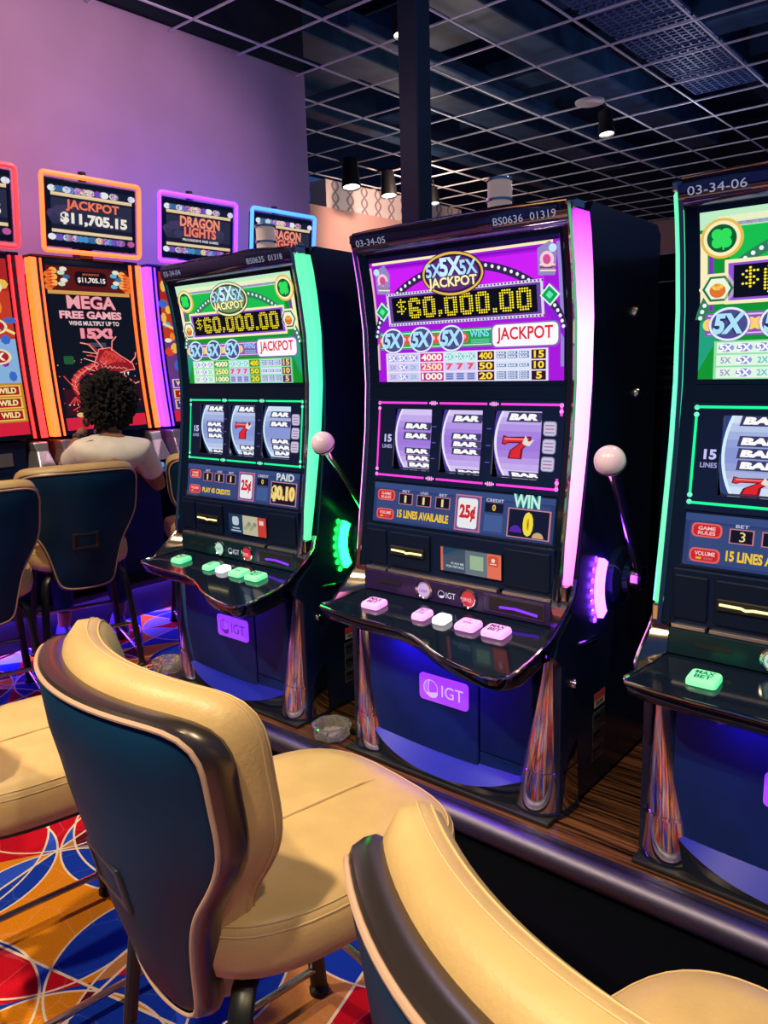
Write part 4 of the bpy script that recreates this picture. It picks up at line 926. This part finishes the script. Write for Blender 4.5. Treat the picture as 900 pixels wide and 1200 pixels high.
def dragon_machine(yc, kind, tk, hexc, es, label):
    root = empty('video_slot_machine', (DX, yc, .14), PI/2, label=label, cat='slot machine', group='tall curved-screen machines along the mauve wall')
    off = (0, 0, .14); led = mat('edge_led_'+hexc.lstrip('#'), (.3, .2, .2), .4, emit=hexc, es=es); led2 = mat('edge_led_thin_'+hexc.lstrip('#'), (.3, .2, .2), .4, emit=hexc, es=es*.7)
    zz = [1.05+.97*i/14 for i in range(15)]
    def rib(name, x0, x1, d0, d1, m, za=0, zb=15): return MB(off).loft([[(x0, DY(z)+d0, z), (x1, DY(z)+d0, z), (x1, DY(z)+d1, z), (x0, DY(z)+d1, z)] for z in zz[za:zb]]).build(name, m, root, smooth=True, angle=30)
    rib('screen_housing', -.30, .30, .012, .10, BLACK)
    sc = rib('screen', -.262, .262, 0, .014, BLACK)
    a = Art(dface, -.255, .255, 1.075, 2.0, .85); dragon_art(a, kind); a.build('screen_picture', sc)
    for s in (-1, 1):
        rib('edge_light', s*.325-.018, s*.325+.018, -.012, .05, led); rib('edge_light_inner', s*.278-.005, s*.278+.005, -.004, .012, led2)
        rib('edge_band', s*.298-.010, s*.298+.010, -.006, .02, mat('edge_maroon', (.02, .006, .01), .25))
    MB(off).box((-.33, .0, 2.02), (.33, .12, 2.04)).build('screen_cap', BLACK, root, bevel=.004)
    MB(off).box((-.30, .08, .16), (.30, .55, 1.95)).build('cabinet', SIDE, root, bevel=.006)
    # topper
    tp = MB(off).box((-.04, .0, 2.03), (.04, .08, 2.10)).build('topper_neck', BLACK, root)
    T = Matrix.Translation((0, -.10, 2.25)) @ Matrix.Rotation(math.radians(7), 4, 'X')
    mb = MB(off); mb.xf = T; mb.box((-.275, -.006, -.175), (.275, .05, .175)); th = mb.build('topper_screen', BLACK, root, bevel=.008)
    mb = MB(off); mb.xf = T; mb.box((-.22, .051, -.13), (.22, .056, .13)); mb.build('topper_back_light', mat('back_light_'+hexc.lstrip('#'), (.2, .2, .2), .5, emit=hexc, es=2.2 if kind in ('red', 'mega') else 7), th)
    a = Art(lambda x, z, out: T @ Vector((x, -.006-out, z))-Vector(off), -.245, .245, -.145, .145, .85); topper_art(a, tk); a.build('topper_picture', th)
    fr = MB(off); fr.xf = T; loop = []
    for cx_, cz_, q in ((.275, .178, 0), (-.275, .178, 1), (-.275, -.178, 2), (.275, -.178, 3)):
        for j in range(5):
            t = (q+j/4)*PI/2; bow = 1.0; loop.append((cx_+.018*math.cos(t), -.008, cz_+.018*math.sin(t)))
    fr.tube(loop, .0125, 8, closed=True); fr.build('topper_light', led, th, smooth=True)
    for k in range(3):
        z = 2.445+.018*k; MB(off).lathe([(.022, z), (.022, z+.016)], (0, -.03, 0), n=18).build('tower_lamp_tier', mat('lamp_dark_ring', (.02, .02, .025), .3) if k != 1 else mat('lamp_cream'), th, smooth=True)
    # speakers, deck, lower door
    for s in (-1, 1):
        MB(off).loft([[(s*.325, -.115, 1.03), (s*.245, -.10, 1.03), (s*.245, .05, 1.03), (s*.325, .05, 1.03)], [(s*.32, -.13, .98), (s*.255, -.12, .98), (s*.255, .05, .98), (s*.32, .05, .98)], [(s*.335, -.20, .86), (s*.225, -.20, .86), (s*.225, .05, .86), (s*.335, .05, .86)]]).build('speaker_wedge', mat('satin_silver', (.55, .53, .56), .3, .75), root, bevel=.008)
    MB(off).box((-.23, -.05, .86), (.23, .05, 1.04)).build('bill_panel', DARKP, root, bevel=.004)
    MB(off).box((-.15, -.056, .945), (-.04, -.048, .952)).build('bill_slot_lamp', glow('#ffe6a0', 1.4, True), root)
    MB(off).box((.04, -.056, .91), (.15, -.048, .98)).build('card_panel', mat('card_grey', (.10, .10, .12), .35), root)
    dk = MB(off).loft([[(-.33, -.36, .79), (.33, -.36, .79), (.33, .05, .86), (-.33, .05, .86)], [(-.335, -.365, .81), (.335, -.365, .81), (.335, .05, .88), (-.335, .05, .88)]]).build('button_deck', BLACK, root, bevel=.01)
    for x, w_ in ((-.15, .05), (0, .09), (.16, .06)): MB(off).box((x-w_, -.28, .828), (x+w_, -.20, .856)).build('deck_button', glow('#c83a48' if x < .1 else '#58a0f0', .8), dk, bevel=.006)
    MB(off).box((-.30, -.10, .16), (.30, .1, .79)).build('lower_door', NAVY, root, bevel=.008)
    MB(off).box((-.31, -.14, .14), (.31, .55, .17)).build('plinth', RUBBER, root)
    return root
dragon_machine(1.77, 'red', 'jackpot', '#ff1418', 3.2, 'red edged tall slot machine at the left frame edge')
dragon_machine(2.495, 'mega', 'jackpot', '#ff5a14', 3.0, 'orange edged tall slot machine with mega free games on its screen')
dragon_machine(3.22, 'violet', 'lights', '#5a1cff', 7.0, 'violet edged tall slot machine behind the left green machine')
dragon_machine(3.94, 'violet', 'lights', '#1c60ff', 5.0, 'blue edged tall slot machine, farthest along the mauve wall')

# ================================================================== CHAIRS
MB.DEF = Vector((0, 0, FZ))
TAN = mat('tan_leather', (.62, .425, .19), .42, noise=.08, nscale=9, bump=.08, bscale=160)
SHELL = mat('navy_shell', (.003, .032, .090), .48, spec=.18, noise=.2, nscale=4)
PIPE = mat('piping_beige', (.55, .36, .27), .5)
RIMM = mat('gunmetal_rim', (.13, .105, .10), .28, .85)
LEG = mat('leg_black', (.008, .010, .010), .4)
BAR = mat('rail_chrome', (.50, .46, .42), .22, 1.0)
STITCH = mat('stitching', (.66, .47, .25), .6)
BW = [(0, .0), (.008, .09), (.03, .118), (.08, .134), (.20, .150), (.33, .170), (.43, .194), (.52, .228), (.60, .252), (.68, .265), (.80, .270), (.89, .274), (.945, .268), (.98, .248), (.994, .215), (1.0, .165)]
ZB0, ZB1 = .355, .938
def back_outline():
    L = [(-w_, ZB0+(ZB1-ZB0)*t) for t, w_ in BW if w_ > 0]; n = len(L)
    pts = [(-.035, ZB0-.001), (.035, ZB0-.001)]+[(-x, z) for x, z in L]
    pts += [(x*.16*1.0, ZB1+.004*(1-(x)**2)) for x in (.55, 0, -.55)]
    return pts+L[::-1]
def resample(pts, n=96):
    P = [Vector((x, z)) for x, z in pts]; m = len(P); fine = []
    for i in range(m):
        a, b, c, d = P[i-1], P[i], P[(i+1) % m], P[(i+2) % m]
        for k in range(8):
            t = k/8; fine.append(.5*((2*b)+(c-a)*t+(2*a-5*b+4*c-d)*t*t+(3*b-a-3*c+d)*t**3))
    for _ in range(10): fine = [(fine[i-1]+fine[i]*2+fine[(i+1) % len(fine)])/4 for i in range(len(fine))]
    L = [0]
    for i in range(len(fine)): L.append(L[-1]+(fine[(i+1) % len(fine)]-fine[i]).length)
    out, j = [], 0
    for k in range(n):
        s = L[-1]*k/n
        while L[j+1] < s: j += 1
        t = (s-L[j])/(L[j+1]-L[j]); p = fine[j].lerp(fine[(j+1) % len(fine)], t); out.append((p.x, p.y))
    return out
OUT = resample(back_outline())
BCX, BCZ = 0.0, .70
def bmap(x, z, d):
    """chair-local point on the curved, reclined back; d runs forward"""
    y = -.262-.20*(z-.50)+.06*((z-.5)/.4)**2*0+.085*(x/.27)**2
    return Vector((x, y+d, z-.04*d))
def bring(k, d, up=0.0): return [bmap(BCX+(x-BCX)*k, BCZ+(z-BCZ)*k+up*max(0, (z-BCZ)/(ZB1-BCZ)), d) for x, z in OUT]
def chair(name, loc, rz, label, group):
    root = empty(name, (loc[0], loc[1], FZ), rz, label=label, cat='chair', group=group)
    # back: shell, piping, metal rim, cushion
    sh = MB().loft([bring(.99, .012), bring(1.0, .004), bring(.985, -.006), bring(.93, -.014), bring(.6, -.022), bring(.25, -.024), bring(.02, -.024)]).build('back_shell', SHELL, root, smooth=True, angle=60)
    MB().tube(bring(.992, -.010), .0042, 8, closed=True).build('piping', PIPE, sh, smooth=True)
    MB().loft([bring(.97, -.006), bring(1.0, -.008), bring(1.022, -.002), bring(1.032, .012), bring(1.028, .026), bring(1.008, .036), bring(.97, .036)], True, False).build('back_rim', RIMM, root, smooth=True)
    cu = MB().loft([bring(.955, .026), bring(.985, .036, .014), bring(1.004, .060, .032), bring(.998, .090, .032), bring(.955, .110, .026), bring(.86, .120, .01), bring(.6, .118), bring(.3, .108), bring(.02, .106)]).build('back_cushion', TAN, root, smooth=True, angle=80)
    MB().tube(bring(1.001, .083, .032), .0014, 6, closed=True).build('cushion_seam', STITCH, cu, smooth=True)
    MB().tube(bring(.982, .100, .029), .0014, 6, closed=True).build('cushion_seam', STITCH, cu, smooth=True)
    # hand hold
    def hp(x, z, d): return bmap(x, z, -.024-d)
    hx, hz0, hz1 = .062, .560, .645
    fr = MB(); o_ = [(-hx, hz0), (hx, hz0), (hx, hz1), (-hx, hz1)]; i_ = [(x*.78, .605+(z-.605)*.66) for x, z in o_]
    fr.loft([[hp(x, z, -.006) for x, z in o_], [hp(x, z, .004) for x, z in o_], [hp(x, z, .004) for x, z in i_], [hp(x, z, -.006) for x, z in i_]], True, False)
    hh = fr.build('hand_hold', mat('handhold_black', (.022, .028, .034), .30), root, bevel=.003)
    MB().poly([hp(x, z, .0005) for x, z in i_]).build('hand_hold_pocket', RUBBER, hh)
    # seat cushion
    def sring(k, z, e=3.2, dy=0.0):
        pts = []
        for i in range(48):
            t = 2*PI*i/48; c, s = math.cos(t), math.sin(t)
            x = .252*math.copysign(abs(c)**(2/e), c)*k; y = .275*math.copysign(abs(s)**(2/e), s)*k
            x *= 1.0+.06*(y/.275); pts.append((x, y*1.04+.045+dy, z+.012*((y/.275) if y > 0 else 0)*-1))
        return pts
    se = MB().loft([sring(.90, .448), sring(.965, .455), sring(1.0, .485), sring(1.0, .515), sring(.985, .538), sring(.94, .552), sring(.80, .560), sring(.5, .562), sring(.2, .560), sring(.02, .560)]).build('seat_cushion', TAN, root, smooth=True, angle=80)
    MB().tube(sring(.989, .5345), .0015, 6, closed=True).build('seat_seam', STITCH, se, smooth=True)
    MB().tube(sring(.962, .5475), .0014, 6, closed=True).build('seat_seam', STITCH, se, smooth=True)
    MB().tube([(0, -.20, .5615), (0, .0, .5625), (0, .22, .557), (0, .29, .542), (0, .325, .515)], .0030, 6).build('seat_seam', STITCH, se, smooth=True)
    MB().loft([sring(.86, .432), sring(.88, .450)]).build('seat_pan', LEG, root)
    MB().box((-.05, -.215, .40), (.05, -.05, .434)).build('back_bracket', LEG, root, bevel=.008)
    mb = MB(); mb.loft([[(-.05, -.220, .40), (.05, -.220, .40), (.05, -.19, .43), (-.05, -.19, .43)], [(-.045, -.235, .52), (.045, -.235, .52), (.045, -.20, .52), (-.045, -.20, .52)]]); mb.build('back_bracket', LEG, root, bevel=.004)
    # legs: flat tubes bent out to four feet, foot rails between
    for sx in (-1, 1):
        for sy in (-1, 1):
            fx, fy = sx*.225, sy*.225+(.02 if sy > 0 else -.02)
            path = [(sx*.10, sy*.10, .425), (sx*.165, sy*.165, .415), (sx*.185, sy*.185, .39), (sx*.195, sy*.195, .34), (fx, fy, FZ+.02)]
            lg = MB().tube(path, .021, 10, flat=.62).build('leg', LEG, root, smooth=True)
            MB().lathe([(.024, 0), (.024, .012), (.016, .020)], (fx, fy, FZ), n=16).build('glide', RUBBER, lg, smooth=True)
        MB().tube([(sx*.222, -.235, FZ+.07), (sx*.222, .235, FZ+.07)], .009, 10).build('side_rail', BAR, root, smooth=True)
    MB().tube([(-.212, .222, .13), (.212, .222, .13)], .010, 10).build('foot_rail', BAR, root, smooth=True)
    MB().tube([(-.212, -.222, .13), (.212, -.222, .13)], .010, 10).build('rear_rail', BAR, root, smooth=True)
    return root
GRP_F = 'casino chairs facing the front row'; GRP_B = 'casino chairs facing the back row'
chA = chair('casino_chair', (-1.035, .865, 0), math.radians(-9), 'tan leather casino chair with navy back in the middle foreground, facing the purple machine', GRP_F)
def another(loc, rz, label, group):
    c = copy_tree(chA); c.location = (loc[0], loc[1], FZ); c.rotation_euler = (0, 0, rz); c['label'] = label; c['group'] = group; return c
another((-.17, .71, 0), math.radians(-15), 'tan leather casino chair at the bottom edge, nearest the camera', GRP_F)
another((-1.78, .745, 0), math.radians(-8), 'tan leather casino chair at the left edge with only its seat and legs in view', GRP_F)
fa = math.atan2(.32, -.95)-PI/2
another((-3.76, 1.97, 0), fa, 'tan and navy casino chair on which the person in white sits', GRP_B)
another((-3.55, 1.36, 0), fa+.05, 'tan and navy casino chair at the left edge with its back to the camera', GRP_B)
another((-3.62, 2.74, 0), fa-.1, 'tan and navy casino chair half hidden behind the left green machine', GRP_B)
MB.DEF = Vector((0, 0, 0))

# ================================================================== PEOPLE
MB.DEF = Vector((0, 0, FZ))
SKIN = mat('skin', (.30, .15, .09), .5)
def skinned(name, chains, m, parent, sub=2):
    """chains: list of [(point, radius), ...]; equal points are welded so that limbs grow out of the trunk"""
    verts, rad, edges, idx = [], [], [], {}
    for ch in chains:
        prev = None
        for p, r in ch:
            k = tuple(round(c, 4) for c in p)
            if k not in idx: idx[k] = len(verts); verts.append(p); rad.append(r)
            if prev is not None and prev != idx[k]: edges.append((prev, idx[k]))
            prev = idx[k]
    me = bpy.data.meshes.new(name); me.from_pydata([(p[0], p[1], p[2]-FZ) for p in verts], edges, []); me.materials.append(m)
    o = bpy.data.objects.new(name, me); COL.objects.link(o); o.parent = parent
    sk = o.modifiers.new('skin', 'SKIN'); sk.use_smooth_shade = True
    if not me.skin_vertices: 
        bm = bmesh.new(); bm.from_mesh(me); bm.verts.layers.skin.verify(); bm.to_mesh(me); bm.free()
    for i, r in enumerate(rad):
        sv = me.skin_vertices[0].data[i]; rr = r if isinstance(r, tuple) else (r, r); sv.radius = rr; sv.use_root = (i == 0)
    ss = o.modifiers.new('subdivision', 'SUBSURF'); ss.levels = sub; ss.render_levels = sub
    return o
def person(loc, rz, lean, label, shirt, hair=True):
    """seated figure at floor level FZ, local +y is where the person faces, floor at z = 0"""
    root = empty('person', (loc[0], loc[1], FZ), rz, label=label, cat='person')
    lx = lean
    pel = (0, 0, .63); wst = (lx*.3, .01, .74); che = (lx*.65, .07, .90); shc = (lx*.85, .12, 1.00); nek = (lx*.95, .16, 1.06); hd0 = (lx, .20, 1.12); hd1 = (lx, .21, 1.20); hd2 = (lx, .20, 1.27)
    arms = {-1: [(lx*.85-.155, .125, .985), (lx-.24, .30, .90), (lx-.12, .40, 1.06), (lx-.10, .385, 1.10)], 1: [(lx*.85+.155, .11, .98), (lx+.23, .16, .76), (lx+.19, .40, .84), (lx+.18, .47, .85)]}
    legs = {s: [(s*.09, .02, .62), (s*.14, .40, .61), (s*.15, .34, .06), (s*.15, .42, -.02)] for s in (-1, 1)}
    ch = [[(pel, (.15, .11)), (wst, (.13, .10)), (che, (.14, .10)), (shc, (.095, .078)), (nek, .052), (hd0, (.062, .075)), (hd1, (.075, .092)), (hd2, (.062, .07))]]
    for s in (-1, 1):
        a = arms[s]; ch.append([(shc, (.10, .08)), (a[0], .058), (a[1], .040), (a[2], .028), (a[3], .030)])
        l = legs[s]; ch.append([(pel, (.15, .11)), (l[0], .085), (l[1], .062), (l[2], .040), (l[3], .030)])
    body = skinned('body', ch, SKIN, root)
    # face, ears
    h = Vector(hd1)
    def blob(name, c, rx, ry, rz_, m, par, n=14): 
        return MB().loft([[(c[0]+rx*math.sin(PI*j/8)*math.cos(2*PI*i/n), c[1]+ry*math.sin(PI*j/8)*math.sin(2*PI*i/n), c[2]-rz_*math.cos(PI*j/8)) for i in range(n)] for j in [.15]+list(range(1, 8))+[7.85]]).build(name, m, par, smooth=True, angle=80)
    blob('face', h+Vector((0, .035, -.03)), .070, .085, .105, SKIN, root); blob('nose', h+Vector((0, .122, -.035)), .014, .02, .022, SKIN, root)
    MB().tube([h+Vector((-.022, .108, -.082)), h+Vector((0, .116, -.082)), h+Vector((.022, .108, -.082))], .008, 8).build('mouth', mat('lips', (.25, .07, .06), .4), root, smooth=True)
    for s in (-1, 1):
        blob('eye', h+Vector((s*.030, .106, -.005)), .013, .010, .008, mat('eye_white', (.7, .7, .68), .2), root, 10)
        blob('ear', h+Vector((s*.078, .01, -.03)), .010, .020, .032, SKIN, root, 10)
    # hands with five fingers
    for s in (-1, 1):
        a = arms[s]; w_ = Vector(a[3]); d = (Vector(a[3])-Vector(a[2])).normalized(); sd = d.cross(Vector((0, 0, 1))); sd = sd.normalized() if sd.length > .1 else Vector((1, 0, 0)); up = sd.cross(d)
        chs = [[(tuple(w_), .026), (tuple(w_+d*.05), (.036, .018)), (tuple(w_+d*.085), (.034, .014))]]; root_p = w_+d*.075
        for k in range(4):
            o_ = root_p+sd*(.026-.0175*k); L = (.068, .078, .072, .056)[k]; cv = -up*(.4 if s < 0 else .25)
            chs.append([(tuple(o_), .0095), (tuple(o_+d*L*.45+cv*.02), .0088), (tuple(o_+d*L*.8+cv*.07), .008), (tuple(o_+d*L*.9+cv*.12), .007)])
        o_ = w_+d*.03+sd*.03; chs.append([(tuple(o_), .011), (tuple(o_+sd*.03+d*.02), .010), (tuple(o_+sd*.04+d*.05), .0085)])
        skinned('hand', chs[:1], SKIN, root, 1)
        for c in chs[1:]: skinned('finger' if c is not chs[-1] else 'thumb', [c], SKIN, root, 1)
    # clothes
    g = 1.16; top = [[((0, 0, .63), (.19, .15)), (wst, (.178, .145)), (che, (.168, .128)), (shc, (.128, .102)), ((lx*.92, .15, 1.04), (.07, .066))]]
    for s in (-1, 1):
        a = arms[s]; A, B_ = Vector(a[0]), Vector(a[1]); top.append([(shc, (.128, .102)), (a[0], .076), (tuple(A.lerp(B_, .75)), .062)])
    skinned('shirt', top, mat('shirt_'+shirt.lstrip('#'), shirt, .85, noise=.06, nscale=14, bump=.3, bscale=9), root)
    tr = [[((0, 0, .63), (.165, .125)), ((0, .0, .69), (.16, .12))]]
    for s in (-1, 1):
        l = legs[s]; tr.append([((0, 0, .63), (.165, .125)), (l[0], .098), (l[1], .075), (tuple(Vector(l[1]).lerp(Vector(l[2]), .98)), .056)])
    skinned('trousers', tr, mat('denim_blue', (.012, .022, .16), .8, noise=.2, nscale=30), root)
    for s in (-1, 1):
        l = legs[s]; x, y = l[2][0], l[2][1]
        sho = MB().loft([[(x+.045*math.cos(t)*k, y+.07+.14*math.sin(t)*k, z) for t in [2*PI*i/20 for i in range(20)]] for k, z in ((.98, FZ+.012), (1.0, FZ+.03), (.96, FZ+.05), (.72, FZ+.085), (.45, FZ+.11))]).build('shoe', mat('shoe_blue', (.05, .06, .30), .6), root, smooth=True)
        MB().loft([[(x+.047*math.cos(t), y+.07+.145*math.sin(t), z) for t in [2*PI*i/20 for i in range(20)]] for z in (FZ+.001, FZ+.026)]).build('sole', mat('sole_white', (.7, .68, .72), .6), sho)
    # hair: a rounded mass of short tight curls
    HAIR = mat('hair_black', (.004, .0035, .0035), .8, bump=.8, bscale=120)
    rnd = random.Random(4); bm = bmesh.new(); bmesh.ops.create_icosphere(bm, subdivisions=5 if hair else 3, radius=1)
    for v in bm.verts:
        d = v.co.normalized(); k = 1+(rnd.random()*.32 if hair else 0)+.04*math.sin(7*d.x+3*d.z)
        fr = max(0, d.y); c = Vector((d.x*.118, d.y*.122*(1-.30*fr), d.z*.135))*k
        v.co = h+Vector((0, -.022, .045-FZ))+c
    me = bpy.data.meshes.new('hair'); bm.to_mesh(me); bm.free(); me.materials.append(HAIR); ho = bpy.data.objects.new('hair', me); COL.objects.link(ho); ho.parent = root
    c = h+Vector((-.085, .005, -.095)); MB().tube([c+Vector((.004, .028*math.cos(t), .028*math.sin(t))) for t in [2*PI*i/20 for i in range(20)]], .0022, 6, closed=True).build('hoop_earring', mat('silver', (.8, .8, .8), .15, 1.0), root, smooth=True)
    a = arms[-1]; A, B_ = Vector(a[2]), Vector(a[1]); MB().tube([A.lerp(B_, .06), A.lerp(B_, .17)], .036, 16).build('watch_strap', mat('watch_blue', (.01, .03, .07), .4), root, smooth=True)
    return root
person((-3.70, 2.06, 0), fa, .16, 'person with curly black hair and white shirt, seated leaning on one hand', '#f0ece4')
person((-4.02, 1.20, 0), fa, .0, 'person in grey shirt mostly outside the picture, at the red machine', '#8a8480', False)
